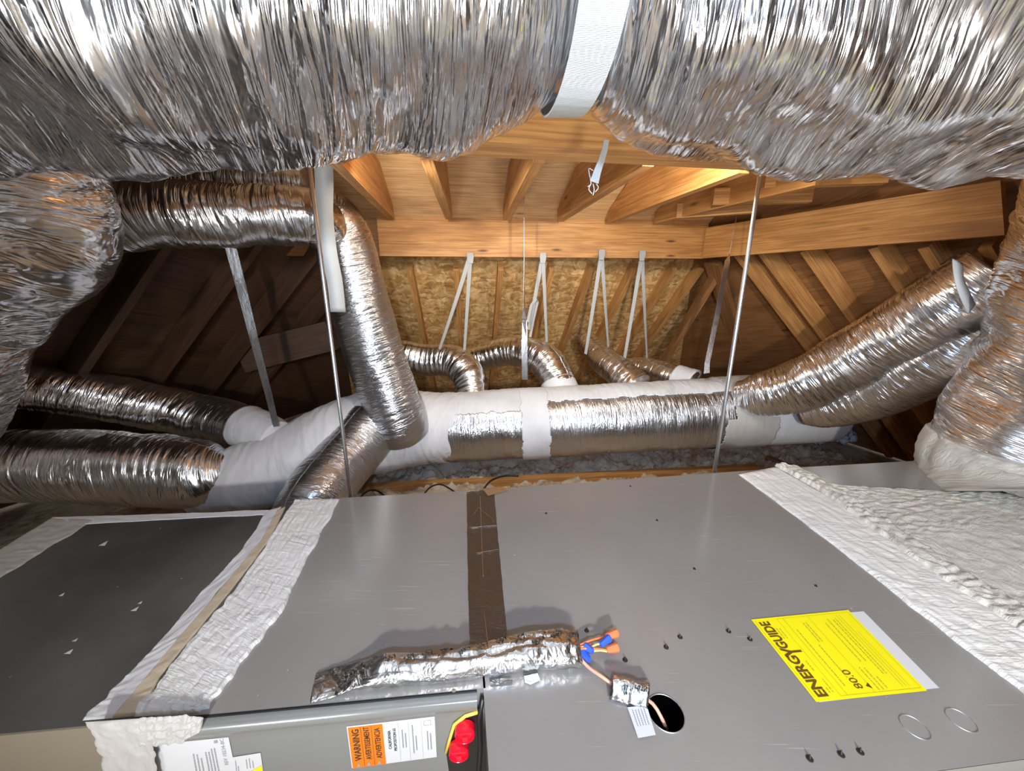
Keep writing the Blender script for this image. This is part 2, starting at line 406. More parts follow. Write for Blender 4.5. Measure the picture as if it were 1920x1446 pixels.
# ------------------------------------------------------------------ framing lumber
def lumber(name, p0, p1, up, w_, h, mat, label, cat, group=None, c0=0, c1=0):
    return tag(MB().board(p0, p1, up, w_, h, c0, c1).build(name, mat), label, cat, group)
HB, HT = CZ + .172, CZ + .455
hl = V((-.80, 2.40, 0)); hr = V((1.27, 2.62, 0)); hd = (hr - hl).normalized()
hm = hl + hd * 1.0
lumber('header_beam', hl + V((0, 0, HB)), hr + V((0, 0, HB)), (0, 0, 1), .040, HT - HB, M['wood'],
       'long light pine header beam the four V-shaped straps hang from', 'beam')
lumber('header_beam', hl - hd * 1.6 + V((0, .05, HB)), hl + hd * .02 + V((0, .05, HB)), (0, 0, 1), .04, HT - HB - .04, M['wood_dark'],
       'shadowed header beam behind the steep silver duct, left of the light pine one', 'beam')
b2a = PZ(1322, 483, HB + .002); b2b = PZ(1888, 441, HB)
b2a = V((1.262, 2.58, HB)); b2b = V((b2b.x, b2b.y, HB))
lumber('angled_beam', b2a, b2b, (0, 0, 1), .04, .185, M['wood'], 'grainy orange beam running forward at the right, cut at a slant at its near end', 'beam', None, 0, .05)
# near beam across the joists (three plies)
fb = [PZ(779, 288, CZ + .33), PZ(1293, 314, CZ + .33)]; fd = (fb[1] - fb[0]).normalized()
fn = V((fd.y, -fd.x, 0))
A_ = fb[0] - fd * .75 + fn * .055; B_ = fb[1] + fd * .28 + fn * .055
lumber('cross_beam', A_, B_, (0, 0, 1), .11, .24, M['wood'], 'thick laminated beam under the big overhead duct, nearest of the beams', 'beam')
# ceiling joists: bottoms at one level, from the header to the near beam
JZ = CZ + .37
jn = [((620, 300), (740, 417), 'joist left end of the row, above the steep silver duct'),
      ((800, 300), (845, 420), 'narrow joist second from the left of the row'),
      ((1010, 305), (945, 421), 'joist with a split lower edge, third from the left of the row'),
      ((1215, 312), (1042, 421), 'joist fourth from the left of the row, above the frayed strap end'),
      ((1395, 325), (1135, 421), 'joist fifth from the left of the row, near the steel rod'),
      ((1535, 348), (1228, 420), 'joist sixth from the left of the row, above where two beams meet')]
dn = dk.cross(BX).normalized()
for i, (a, b, lab) in enumerate(jn):
    pa = PZ(*a, JZ); pb = PZ(*b, JZ)
    d = (pb - pa).normalized(); pb = pa + d * ((2.385 + .118 * pb.x) - pa.y) / d.y
    # side outline: level bottom, top cut to follow the deck
    def deckz(p): return bp.z + (-(p - bp).dot(V((-.118, .993, 0)))) * .5
    h = .20; s_ = V((d.y, -d.x, 0)) * .019
    pc = pa.lerp(pb, .0)
    tops = []
    for f in (0, .35, .7, 1):
        p = pa.lerp(pb, f); tops.append(p + V((0, 0, min(h, deckz(p) - p.z - .004))))
    prof = [pa, pb] + tops[::-1]
    mb = MB()
    n = len(prof); vs = [p + s_ for p in prof] + [p - s_ for p in prof]
    uvp = lambda p, q: ((p - pa).dot(d) + i * 3, p.z + q)
    mb.add(vs[:n], [tuple(range(n))], [uvp(p, 0) for p in prof]); mb.add(vs[n:], [tuple(range(n))[::-1]], [uvp(p, .4) for p in prof])
    for k in range(n):
        k2 = (k + 1) % n
        mb.add([vs[k], vs[k + n], vs[k2 + n], vs[k2]], [(0, 1, 2, 3)], [((prof[k] - pa).dot(d), 0), ((prof[k] - pa).dot(d), .04), ((prof[k2] - pa).dot(d), .04), ((prof[k2] - pa).dot(d), 0)])
    tag(mb.build('ceiling_joist', M['wood']), lab, 'joist', 'row of joists between the two beams')
# short boards at upper right
for (a, b, z, lab) in [((1480, 352), (1658, 345), CZ + .40, 'upper short board resting on the angled beam at the right'),
                       ((1375, 385), (1518, 380), CZ + .375, 'middle short board resting on the angled beam at the right'),
                       ((1300, 408), (1415, 400), CZ + .365, 'lower short board resting on the angled beam, nearest the header')]:
    pa, pb = PZ(*a, z), PZ(*b, z)
    lumber('short_board', pa - (pb - pa) * .3, pb, (0, 0, 1), .04, .075, M['wood'], lab, 'board', 'short boards at upper right')

# rafters of the back slope
rb = [(700, 'beside the steep silver duct'), (768, 'left of the first V strap'), (855, 'behind the first V strap'), (938, 'between the first and second V straps'),
      (1033, 'behind the second V strap'), (1108, 'just left of the third V strap'), (1188, 'between the third and fourth V straps'), (1262, 'right of the fourth V strap'), (1312, 'nearest the roof corner')]
for i, (u, where) in enumerate(rb):
    p = PP(u, 486, bp, bn); sgn = 1 if bn.y < 0 else -1
    inn = bn if bn.dot(V((0, -1, 0))) > 0 else -bn
    p0 = p + bsl * .02; p1 = p + bsl * 2.2
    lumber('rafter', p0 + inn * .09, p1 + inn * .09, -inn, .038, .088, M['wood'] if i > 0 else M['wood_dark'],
           'rafter against the flake-board sheathing, ' + where, 'rafter', 'rafters of the back roof slope')
# rafters of the right and left slopes
rn_ = RE.cross(RD).normalized(); rn_ = rn_ if rn_.x < 0 else -rn_
for u, up_, lab in [(1375, -.02, 'rafter of the right slope deep in the roof corner behind the right metal strap'), (1424, .0, 'rafter of the right slope above the narrow end of the twin ducts'),
               (1506, .0, 'rafter of the right slope above the middle of the twin ducts'), 
               (1640, .02, 'rafter of the right slope above the widest part of the twin ducts'), (1735, .02, 'rafter of the right slope crossing under the end of the angled beam'), (1850, .02, 'rafter of the right slope behind the pleated right duct')]:
    p = PP(u, 472, RP + rn_ * .09, rn_)
    lumber('rafter', p - RD * up_, p + RD * (1.95), -rn_, .038, .088, M['wood'], lab, 'rafter', 'rafters of the right roof slope')
ln_ = LE.cross(LD).normalized(); ln_ = ln_ if ln_.x > 0 else -ln_
for k, lab in enumerate(['dark rafter deepest in the left corner beside the steep duct', 'dark rafter of the left slope right of the shiny metal strap', 'dark rafter of the left slope behind the shiny metal strap',
                         'dark rafter of the left slope left of the shiny metal strap', 'dark rafter of the left slope, nearest one fully seen', 'dark rafter of the left slope hidden near the left foil duct']):
    p = LP + LE * (.12 + .36 * k)
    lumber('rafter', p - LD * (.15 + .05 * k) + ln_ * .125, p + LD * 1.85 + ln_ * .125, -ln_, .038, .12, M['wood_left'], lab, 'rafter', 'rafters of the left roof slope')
lumber('hip_rafter', W(1322, 487, 2.75), W(1372, 640, 3.25), (0, -1, .2), .04, .12, M['wood_dark'], 'upright dark board where back and right roof slopes meet', 'rafter')
lumber('brace_board', W(1338, 510, 2.85), W(1232, 690, 3.4), (0, -1, .2), .04, .09, M['wood_dark'], 'slanting dark brace left of the roof corner', 'board')
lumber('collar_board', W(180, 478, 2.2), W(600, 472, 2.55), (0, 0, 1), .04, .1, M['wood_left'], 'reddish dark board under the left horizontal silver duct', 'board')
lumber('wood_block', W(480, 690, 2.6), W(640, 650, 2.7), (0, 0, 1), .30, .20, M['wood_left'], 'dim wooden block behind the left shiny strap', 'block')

# ------------------------------------------------------------------ floor joist, insulation, cables
p0 = PZ(560, 915, .10); p1 = PZ(1420, 872, .10)
lumber('floor_joist', p0 - V((0, 0, .1)), p1 - V((0, 0, .1)), (0, 0, 1), .04, .10, M['wood'], 'orange attic floor joist showing between cabinet and white trunk duct', 'joist')
p0 = PZ(1440, 855, .10); p1 = PZ(1560, 905, .10)
lumber('floor_joist', p0 - V((0, 0, .1)), p1 - V((0, 0, .1)), (0, 0, 1), .04, .10, M['wood_dark'], 'dark attic floor joist running forward beyond the cabinet corner', 'joist')
nx, ny = 260, 150; vs = []; fs = []
for j in range(ny + 1):
    for i in range(nx + 1):
        x = -1.6 + 4.0 * i / nx; y = 1.42 + 2.1 * j / ny
        q = V((x * 7, y * 7, 0)); z = .05 + .05 * noise.noise(q) + .05 * abs(noise.noise(q * 2.6)) + .04 * abs(noise.noise(q * 6))
        if i in (0, nx) or j in (0, ny): z = -.001
        vs.append((x, y, max(z, -.001)))
for j in range(ny):
    for i in range(nx):
        a = j * (nx + 1) + i; fs.append((a, a + 1, a + nx + 2, a + nx + 1))
tag(mk('loose_insulation', vs, fs, M['insul'], None, True, [(v[0], v[1]) for v in vs]), 'tan blown insulation covering the attic floor behind the cabinet', 'insulation', None, 'stuff')
# white clump at right end of trunk
bm = MB()
for k in range(60):
    c = PZ(1490 + random.random() * 110, 830 - random.random() * 14, .12) + V((0, 0, random.random() * .06)); r = .012 + .02 * random.random()
    vs = []; 
    for a in range(6):
        for b in range(4):
            th, ph = a * pi / 3, (b + .5) * pi / 4; q = V((cos(th) * sin(ph), sin(th) * sin(ph), cos(ph)))
            vs.append(c + q * r * (1 + .6 * noise.noise(q * 3 + V((k, 0, 0)))))
    bm.add(vs, [(a * 4 + b, ((a + 1) % 6) * 4 + b, ((a + 1) % 6) * 4 + b + 1, a * 4 + b + 1) for a in range(6) for b in range(3)] + [tuple(a * 4 for a in range(6))[::-1], tuple(a * 4 + 3 for a in range(6))])
tag(bm.build('insulation_clump', M['insul_white'], None, True), 'bluish white clump of loose fill at the far end of the trunk duct', 'insulation', None, 'stuff')
def cable(name, pts, r, mat, label, cat='cable', parent=None, group=None):
    sp = spline([(p, r) for p in pts], .008); o = MB().tube([p for p, _, _ in sp], r, 8).build(name, mat, parent, True)
    return tag(o, label, cat, group) if label else o
cable('black_cable', [W(672, 936, 1.75), W(690, 921, 1.85), W(708, 921, 1.9), W(726, 934, 1.8)], .0045, M['black'], 'small loop of black cable beside the left rod behind the cabinet')
cable('black_cable', [W(792, 930, 1.75), W(808, 913, 1.85), W(828, 909, 1.9), W(852, 922, 1.8)], .0045, M['black'], 'arched black cable peeping over the cabinet left of the foil tape')
cable('black_cable', [W(905, 920, 1.8), W(920, 902, 1.9), W(945, 893, 2.0), W(972, 893, 2.02)], .0055, M['black'], 'black cable rising to the floor joist above the foil tape')

# ------------------------------------------------------------------ big overhead duct
def tangent_z(y, r, v):
    e = atan((723 - v) / F) - PITCH; lo, hi = .0, 1.5
    for _ in range(50):
        m = (lo + hi) / 2
        if math.atan2(m, y) - asin(min(1, r / sqrt(m * m + y * y))) < e: lo = m
        else: hi = m
    return CZ + m
oh = []
for x, y, r, v in [(-1.75, .62, .25, 262), (-1.45, .63, .26, 285), (-1.2, .64, .26, 300), (-.95, .64, .265, 316), (-.6, .64, .265, 318), (-.35, .64, .26, 300), (-.17, .64, .255, 286), (-.07, .64, .24, 268), (.01, .64, .205, 238), (.09, .64, .178, 216), (.16, .64, .20, 246),
                   (.22, .64, .235, 278), (.32, .64, .25, 302), (.45, .64, .25, 318), (.8, .64, .26, 328), (1.1, .64, .265, 334), (1.42, .66, .26, 344), (1.95, .66, .25, 350)]:
    if -1.5 < x < 1.6: oh.append((V((x, y, tangent_z(y, .205, 216) if x == .09 else tangent_z(y, r, v))), r))
ohd = duct('overhead_duct', oh, M['foil_big'], None, ds=.005, n=220, seed=2.3, A=.005, fs=34, ft=8.0, skew=1.4, big=.034, bf=7, axis=V((1, 0, 0)), hel=lambda p: -.10 * math.tanh((p.x - .09) / .25), att=lambda p: 1 - .85 * math.exp(-((p.x - .09) / .09) ** 2))
tag(ohd, 'huge wrinkled silver foil duct sagging across the top on a wide white strap', 'duct')
# webbing strap round it
zc = tangent_z(.64, .205, 216); pts = []
for k in range(40):
    a = radians(-200 + 220 * k / 39) ; pts.append((a,))
ctr = V((.09, .64, zc)); pts = []; 
for k in range(46):
    a = radians(65 - 250 * k / 45) # from far top over the bottom to near top
    pts.append(ctr + V((.0 + .012 * sin(a * 2), cos(a) * .207, sin(a) * .207)))
pts = [V((.10, .95, zc + .50))] + pts + [V((.13, .40, zc + .36)), V((.15, .44, zc + .56))]
st = MB().ribbon(pts, .056, .003, V((1, 0, 0))).build('hanging_strap', M['web'], None, False)
tag(st, 'wide off-white woven strap slung under the overhead foil duct', 'strap')
# loose frayed end
e0 = W(1137, 262, .93); pp = [W(1137, 262, .93), W(1134, 280, .93), W(1128, 300, .93), W(1120, 322, .93), W(1114, 342, .93)]
root = empty('frayed_strap', e0, 'short loose strap end with frayed threads dangling under the overhead duct', 'strap')
MB().ribbon(pp, [.012, .013, .014, .017, .021], .002, V((1, .2, .1))).build('webbing', M['web'], root)
fm = MB()
for (a, b, c) in [((1108, 345), (1104, 355), (1110, 363)), ((1118, 345), (1122, 352), (1116, 360)), ((1112, 320), (1104, 316), (1106, 332)), ((1106, 330), (1108, 345), (1102, 350)), ((1112, 345), (1114, 356), (1112, 366))]:
    sp = spline([(W(*a, .93), .001), (W(*b, .925), .001), (W(*c, .93), .001)], .004); fm.tube([p for p, _, _ in sp], .0012, 5)
fm.build('frayed_threads', M['web'], root)

# ------------------------------------------------------------------ left and right large ducts
ld = [(V((-1.15, .78, CZ + .62)), .24), (V((-1.26, .90, CZ + .42)), .26), (W(-62, 400, 1.0), .255), (W(-165, 520, 1.05), .255), (W(-225, 680, 1.1), .265), (W(-300, 860, 1.15), .28), (W(-330, 1000, 1.15), .28)]
tag(duct('left_duct', ld, M['foil_mess'], None, ds=.006, n=190, seed=4.1, A=.006, fs=48, ft=7, skew=1.4, big=.028, bf=7), 'crumpled silver foil duct descending along the left edge', 'duct')
rd = [(V((1.45, .86, CZ + .50)), .20), (V((1.62, 1.03, CZ + .36)), .20), (V((1.73, 1.12, CZ + .15)), .20), (V((1.75, 1.13, CZ - .05)), .21), (V((1.76, 1.13, CZ - .22)), .225), (V((1.77, 1.13, CZ - .40)), .26), (V((1.77, 1.11, CZ - .62)), .28)]
rroot = empty('right_duct', V((1.77, 1.11, ZT)), 'heavily pleated silver and brown foil duct rising from the white-sealed collar at right', 'duct')
duct('foil_sleeve', rd, M['foil_big'], rroot, ds=.006, n=190, seed=9.2, A=.009, fs=26, ft=4.5, skew=2.6, big=.035, bf=6)
cd = [(V((1.77, 1.07, ZT + .002)), .38), (V((1.77, 1.08, ZT + .02)), .35), (V((1.77, 1.09, ZT + .05)), .32), (V((1.77, 1.10, ZT + .09)), .31), (V((1.77, 1.10, ZT + .13)), .30)]
duct('sealed_collar', cd, M['mastic_cream'], rroot, ds=.01, n=120, seed=3.3, A=.006, fs=30, ft=26, skew=1, big=.018, bf=12)

# ------------------------------------------------------------------ trunk duct
def circle_at(u, vt, vb, y):
    e1 = PITCH + atan((vt - 723) / F); e2 = PITCH + atan((vb - 723) / F); m = (e1 + e2) / 2
    c = C0 + V((0, y, -y * tan(m))); r = (y / cos(m)) * sin((e2 - e1) / 2)
    rr = ray(u, 723 + F * tan(m - PITCH)); c.x = rr.x * (y / rr.y); return c, r
c1, r1 = circle_at(850, 737, 868, 2.2); c2, r2 = circle_at(1370, 706, 840, 2.25)
td = (c2 - c1); tl = [c1 - td * .22, c1, c1 + td * .5, c2, c2 + td * .34]
troot = empty('trunk_duct', (c1 + c2) / 2 - V((0, 0, .22)), 'long horizontal foil-wrapped trunk duct with white sealant and a white band at its middle', 'duct')
tctrl = [(p, .215) for p in tl]
duct('foil_wrap', tctrl, M['foil_trunk'], troot, ds=.01, n=96, seed=1.7, A=.0025, fs=40, ft=7, skew=.3, big=.006, bf=6)
TL = sum((tl[i + 1] - tl[i]).length for i in range(4)); s1_ = (c1 - tl[0]).length; sL = td.length
def s_of(u): return s1_ + (u - 850) / 520 * sL
def jag(a, b, k=.012): return k * noise.noise(V((a * 18, b * 18, 3))) * 2 + k * .6 * noise.noise(V((a * 90, b * 60, 9)))
def m_top(s, th, L):
    th = (th + pi) % (2 * pi) - pi; lim = radians(36 if s > s_of(975) else 50) + 3 * jag(s, 0)
    if s > s_of(1395): return False
    if s < s_of(848): return th < radians(160 - 50 * max(0, (s - s_of(740)) / (s_of(848) - s_of(740)))) + 8 * jag(s, 1) and th > -radians(110)
    return -radians(80) < th < lim
duct('sealant_coat', tctrl, M['mastic'], troot, ds=.006, n=220, seed=1.7, A=.003, fs=30, ft=9, skew=.5, big=.008, bf=6, mask=m_top, grow=.006)
def m_band(s, th, L):
    return (s_of(974) + jag(th * .25, 2, .006) < s < s_of(1022) + jag(th * .25, 4, .006) and not radians(160) < th < radians(190))
duct('white_band', tctrl, M['mastic'], troot, ds=.006, n=220, seed=1.7, A=.001, fs=30, ft=9, skew=.2, big=.006, bf=6, mask=m_band, grow=.009)
def m_band2(s, th, L):
    th2 = (th + pi) % (2 * pi) - pi; e = 14 if th2 > radians(80) else 0
    return s_of(1340 - e * 1.2) + jag(th * .25, 6, .008) < s < s_of(1400 + (30 if th2 < radians(30) else e)) + jag(th * .25, 8, .008)
duct('grey_band', tctrl, M['mastic_grey'], troot, ds=.006, n=220, seed=1.7, A=.001, fs=30, ft=9, skew=.2, big=.006, bf=6, mask=m_band2, grow=.012)
def m_end(s, th, L): return s > s_of(1398)
duct('white_end_wrap', tctrl, M['mastic'], troot, ds=.008, n=120, seed=1.7, A=.001, fs=10, ft=4, skew=.2, big=.004, bf=6, mask=m_end, grow=.006)

# sealed junction at left end with the flex ducts joining it
jroot = empty('duct_junction', W(600, 860, 1.8) - V((0, 0, .2)), 'white-coated duct junction sprawling left of the trunk duct', 'duct')
wy = [(W(865, 800, 2.2), .20), (W(760, 805, 2.12), .225), (W(680, 815, 1.98), .225), (W(600, 840, 1.85), .20), (W(520, 875, 1.72), .175), (W(430, 905, 1.6), .15), (W(360, 925, 1.55), .10)]
duct('sealed_body', wy, M['mastic'], jroot, ds=.007, n=150, seed=6.2, A=.006, fs=22, ft=5, skew=2.2, big=.018, bf=5)
# steep foil elbow in front
el = [(W(700, 800, 1.92), .155), (W(668, 838, 1.80), .15), (W(632, 880, 1.66), .145), (W(590, 935, 1.5), .14), (W(560, 1010, 1.42), .14)]
tag(duct('elbow_duct', el, M['foil_trunk'], None, ds=.006, n=120, seed=3.9, A=.002, fs=50, ft=4, skew=.4, big=.008, bf=7), 'short foil elbow dropping from the white junction behind the cabinet', 'duct')
# lower gold and dark ducts to the left
gd = [(W(430, 890, 1.58), .10), (W(390, 892, 1.56), .145), (W(330, 885, 1.55), .16), (W(220, 877, 1.52), .155), (W(100, 873, 1.5), .155), (W(0, 870, 1.48), .155), (W(-90, 867, 1.46), .155)]
tag(duct('lower_left_duct', gd[::-1], M['foil'], None, ds=.006, n=130, seed=8.1, A=.005, fs=30, ft=4, skew=1.4, big=.016, bf=6), 'fat foil duct reflecting gold, bottom left behind the dark plenum', 'duct')
dd = [(W(505, 812, 1.78), .085), (W(470, 802, 1.82), .105), (W(380, 782, 1.9), .115), (W(250, 755, 1.82), .112), (W(120, 735, 1.70), .105), (W(-30, 718, 1.58), .10)]
root = empty('dark_left_duct', W(300, 800, 1.9), 'dark brown looking foil duct above the gold one at left', 'duct')
duct('foil_sleeve', dd[::-1], M['foil'], root, ds=.006, n=120, seed=5.5, A=.005, fs=26, ft=5, skew=1.0, big=.012, bf=7)
duct('sealed_end', [(W(463, 800, 1.82), .112), (W(490, 812, 1.78), .105), (W(520, 825, 1.74), .09)], M['mastic'], root, ds=.008, n=80, seed=2.2, A=.003, fs=20, ft=8, big=.006)

# steep silver duct + horizontal duct at upper left
sd_ = [(W(585, 400, 1.78), .115), (W(628, 420, 1.84), .125), (W(652, 480, 1.88), .135), (W(678, 580, 1.90), .142), (W(712, 690, 1.92), .148), (W(745, 780, 1.92), .150), (W(757, 812, 1.95), .140)]
root = empty('steep_duct', W(750, 812, 1.95), 'tall silver duct leaning down onto the white junction, beside the left rod', 'duct')
duct('foil_sleeve', sd_, M['foil_trunk'], root, ds=.006, n=130, seed=7.5, A=.0016, fs=60, ft=6, skew=.3, big=.006, bf=7, ring=.0006, rf=40)
hz = [(W(150, 420, 1.50), .12), (W(215, 408, 1.50), .118), (W(300, 402, 1.52), .118), (W(400, 404, 1.56), .113), (W(500, 405, 1.62), .108), (W(585, 408, 1.68), .105), (W(612, 440, 1.74), .09)]
tag(duct('upper_left_duct', hz, M['foil'], None, ds=.005, n=120, seed=1.1, A=.0045, fs=48, ft=6, skew=.5, big=.012, bf=9), 'horizontal silver duct under the overhead duct, ending at the steep duct', 'duct')
bz = [(W(200, 352, 1.78), .075), (W(330, 345, 1.8), .08), (W(450, 345, 1.82), .08), (W(575, 350, 1.85), .07)]
tag(duct('brown_duct', bz, M['foil'], None, ds=.008, n=80, seed=2.9, A=.005, fs=20, ft=5, big=.01), 'brownish foil duct peeking above the left horizontal silver duct', 'duct')
# grey wide strap over the steep duct
gp = [W(606, 300, 1.50), W(608, 340, 1.53), W(608, 390, 1.56), W(611, 430, 1.60), W(618, 480, 1.635), W(628, 530, 1.665), W(634, 585, 1.69)]
tag(MB().ribbon([p for p, _, _ in spline([(p, 1) for p in gp], .02)], .062, .003, V((1, .35, 0))).build('grey_strap', M['web_grey'], None, True), 'wide grey strap lying down the top of the steep duct', 'strap')

# right twin ducts
t1 = [(W(1385, 742, 2.12), .085), (W(1420, 742, 2.05), .12), (W(1500, 722, 1.92), .135), (W(1600, 676, 1.78), .145), (W(1700, 620, 1.64), .15), (W(1790, 570, 1.52), .15), (W(1880, 515, 1.44), .14)]
root = empty('upper_twin_duct', W(1400, 800, 2.1), 'upper of the twin foil ducts climbing to the right, blue-white glare along it', 'duct')
duct('foil_sleeve', t1, M['foil'], root, ds=.005, n=140, seed=3.1, A=.0035, fs=50, ft=6, skew=.5, big=.012, bf=7)
MB().ribbon([p for p, _, _ in spline([(W(1795, 490, 1.39), 1), (W(1800, 530, 1.355), 1), (W(1822, 580, 1.36), 1)], .01)], .05, .003, V((1, .3, 0))).build('tape_patch', M['web_grey'], root, True)
t2 = [(W(1505, 778, 1.96), .06), (W(1545, 768, 1.90), .10), (W(1620, 744, 1.78), .12), (W(1700, 706, 1.65), .13), (W(1780, 660, 1.54), .135), (W(1870, 595, 1.46), .13)]
tag(duct('lower_twin_duct', t2, M['foil'], None, ds=.005, n=130, seed=6.6, A=.003, fs=50, ft=6, skew=.5, big=.008, bf=7), 'lower of the twin foil ducts climbing to the right, tucked beneath', 'duct')

# branch ducts behind the trunk
br = [([(740, 665, 2.55, .105), (800, 675, 2.55, .108), (848, 678, 2.5, .108), (878, 705, 2.42, .105), (888, 745, 2.35, .10)], 'branch duct bending down behind the trunk, first from the left'),
      ([(845, 690, 2.8, .10), (900, 672, 2.8, .10), (960, 658, 2.7, .105), (1010, 668, 2.55, .115), (1040, 700, 2.45, .115), (1056, 745, 2.35, .10)], 'shiny ribbed branch duct arching behind the middle metal strap'),
      ([(1100, 640, 2.9, .08), (1128, 672, 2.7, .095), (1160, 698, 2.5, .10), (1195, 728, 2.35, .10)], 'tan branch duct under the third V strap'),
      ([(1165, 690, 2.85, .07), (1205, 692, 2.75, .085), (1250, 704, 2.55, .085), (1300, 722, 2.4, .085)], 'small tan branch duct under the fourth V strap')]
for i, (pl, lab) in enumerate(br):
    root = empty('branch_duct', W(pl[-1][0], pl[-1][1], pl[-1][2]), lab, 'duct', 'branch ducts behind the trunk')
    duct('foil_sleeve', [(W(a, b, c), d) for a, b, c, d in pl], M['foil'], root, ds=.006, n=90, seed=1.3 * i + .7, A=.003, fs=36, ft=6, skew=.4, big=.008, bf=8, ring=.0014 if i < 2 else .0008, rf=24)
    a, b, c, d = pl[-1]; a2, b2, c2_, d2 = pl[-2]
    if i in (1, 3):
        q0 = W(a2, b2, c2_).lerp(W(a, b, c), .35); q1 = W(a, b, c)
        duct('sealed_end', [(q0, d + .012), (q0.lerp(q1, .5), d + .014), (q1, d + .02)], M['mastic'], root, ds=.008, n=60, seed=i, A=.003, fs=20, ft=8, big=.004)

# ------------------------------------------------------------------ straps and rods
def rod(u, v, y, zt, zb, r, label):
    p = W(u, v, y)
    mb = MB(); mb.tube([V((p.x, p.y, zb)), V((p.x, p.y, zt))], r, 14)
    o = mb.build('hanger_rod', M['steel'], None, True); return tag(o, label, 'rod', 'steel hanger rods')
rod(657, 925, 1.09, CZ + .62, .25, .0058, 'left of the two thin steel hanger rods behind the cabinet')
rod(1339, 885, 1.235, CZ + .66, .25, .0065, 'right of the two thin steel hanger rods behind the cabinet')
def strap(name, pts, wd, mat, label, sides=V((1, 0, 0)), th=.0015, group=None, parent=None):
    o = MB().ribbon(pts, wd, th, sides).build(name, mat, parent)
    return tag(o, label, 'strap', group) if label else o
strap('metal_strap', [W(424, 425, 1.62), W(430, 455, 1.63), W(450, 530, 1.66), W(480, 650, 1.69), (W(505, 745, 1.71)), W(518, 800, 1.72)], [.042, .042, .04, .034, .03, .028], M['galv'], 'shiny blue-white metal strap hanging at left from the horizontal duct', V((1, .25, 0)))
p = [W(983, 340, 2.30), W(983, 480, 2.30), W(983, 570, 2.30), W(983, 600, 2.28), W(983, 640, 2.27), W(984, 712, 2.27)]
strap('metal_strap', p, [.03, .03, .03, .034, .036, .036], M['galv'], 'twisted metal strap at the middle, edge-on above and flat over the trunk duct',
      [V((.12, 1, 0)), V((.12, 1, 0)), V((.35, 1, 0)), V((.9, .5, 0)), V((1, .1, 0)), V((1, .1, 0))])
p = [W(1387, 378, 2.3), W(1368, 478, 2.26), W(1364, 490, 2.24), W(1345, 590, 2.2), W(1326, 680, 2.17), W(1325, 700, 2.17)]
strap('metal_strap', p, [.028, .028, .034, .034, .034, .04], M['galv'], 'grey metal strap at right, dark above the beam, holding the trunk duct end', [V((.7, 1, 0)), V((.7, 1, 0)), V((1, .2, 0)), V((1, .2, 0)), V((1, .2, 0)), V((1, .2, 0))])
hy = lambda u: 2.40 - .03 + .106 * ((W(u, 480, 2.45).x) + .8)
def vstrap(apex, l, r, yl, yr, label):
    y = hy(apex[0]); root = empty('webbing_strap', W(apex[0], apex[1] + 8, y), label, 'strap', 'V-shaped woven straps nailed to the header')
    a = W(*apex, y)
    for (q, yy, nm) in ((l, yl, 'left'), (r, yr, 'right')):
        b = W(*q, yy); n_ = 8; sg = -1 if nm == 'left' else 1
        m = [a.lerp(b, k / n_) + V((0, 0, -.010 * sin(pi * k / n_))) for k in range(n_ + 1)]
        MB().ribbon(m, [.026 - .006 * k / n_ for k in range(n_ + 1)], .0018, [V((1, .2 + sg * .9 * k / n_, 0)) for k in range(n_ + 1)]).build('strap_leg', M['web'], root)
    k = MB(); k.ribbon([a + V((0, -.006, .012)), a + V((0, -.008, -.01)), a + V((0, -.006, -.05))], [.036, .042, .03], .005, V((1, .1, 0))); k.build('strap_fold', M['web'], root)
vstrap((882, 478), (824, 655), (870, 668), 2.42, 2.50, 'V-shaped woven strap holding the first branch duct, leftmost of the four')
vstrap((1018, 478), (991, 618), (1026, 658), 2.55, 2.55, 'V-shaped woven strap just right of the middle metal strap')
vstrap((1128, 472), (1098, 664), (1142, 665), 2.66, 2.7, 'V-shaped woven strap above the tan branch duct, third from left')
vstrap((1204, 474), (1168, 690), (1214, 684), 2.7, 2.75, 'V-shaped woven strap over the smallest branch duct, rightmost of the four')
strap('webbing_loop', [W(989, 604, 2.5), W(996, 572, 2.5), W(1006, 560, 2.5), W(1008, 566, 2.52), W(1000, 600, 2.55), W(994, 632, 2.58)], .017, M['web'], 'small folded white strap loop beside the middle metal strap', V((1, .2, 0)))

# ------------------------------------------------------------------ furnace cabinet (right) with real wiring hole
def holed_top(outline, holes, z, thick):
    bm = bmesh.new(); loops = []
    for lp in [outline] + holes:
        vs = [bm.verts.new((p[0], p[1], z)) for p in lp]; loops.append(vs)
        for i in range(len(vs)): bm.edges.new((vs[i], vs[(i + 1) % len(vs)]))
    bmesh.ops.triangle_fill(bm, use_beauty=True, use_dissolve=False, edges=bm.edges[:])
    bmesh.ops.recalc_face_normals(bm, faces=bm.faces)
    if sum(f.normal.z for f in bm.faces) < 0: bmesh.ops.reverse_faces(bm, faces=bm.faces)
    bm.verts.ensure_lookup_table(); bm.verts.index_update()
    vs = [v.co.copy() for v in bm.verts]; fs = [tuple(v.index for v in f.verts) for f in bm.faces]; bm.free()
    return vs, fs
XL = -.052; XR = .84
seam_back = PZ(900, 925, ZT); 
fo = V((-.0395, .465, 0))
F_fl = fo + EY * -.168; F_fr = F_fl + EX * .98; F_bl = PZ(882, 920, ZT); F_bl.z = 0; F_br = PZ(1452, 879, ZT); F_br.z = 0
F_fl.z = F_fr.z = 0
outline = [F_fl, F_fr, F_br, F_bl]
hc = PZ(1248, 1337, ZT); hole = [(hc.x + .0272 * cos(2 * pi * k / 40), hc.y + .0272 * sin(2 * pi * k / 40)) for k in range(40)]
froot = empty('furnace_cabinet', (outline[0] + outline[2]) / 2, 'large grey sheet-metal furnace cabinet with the yellow label on its top', 'furnace')
vs, fs = holed_top(outline, [hole], ZT, .002)
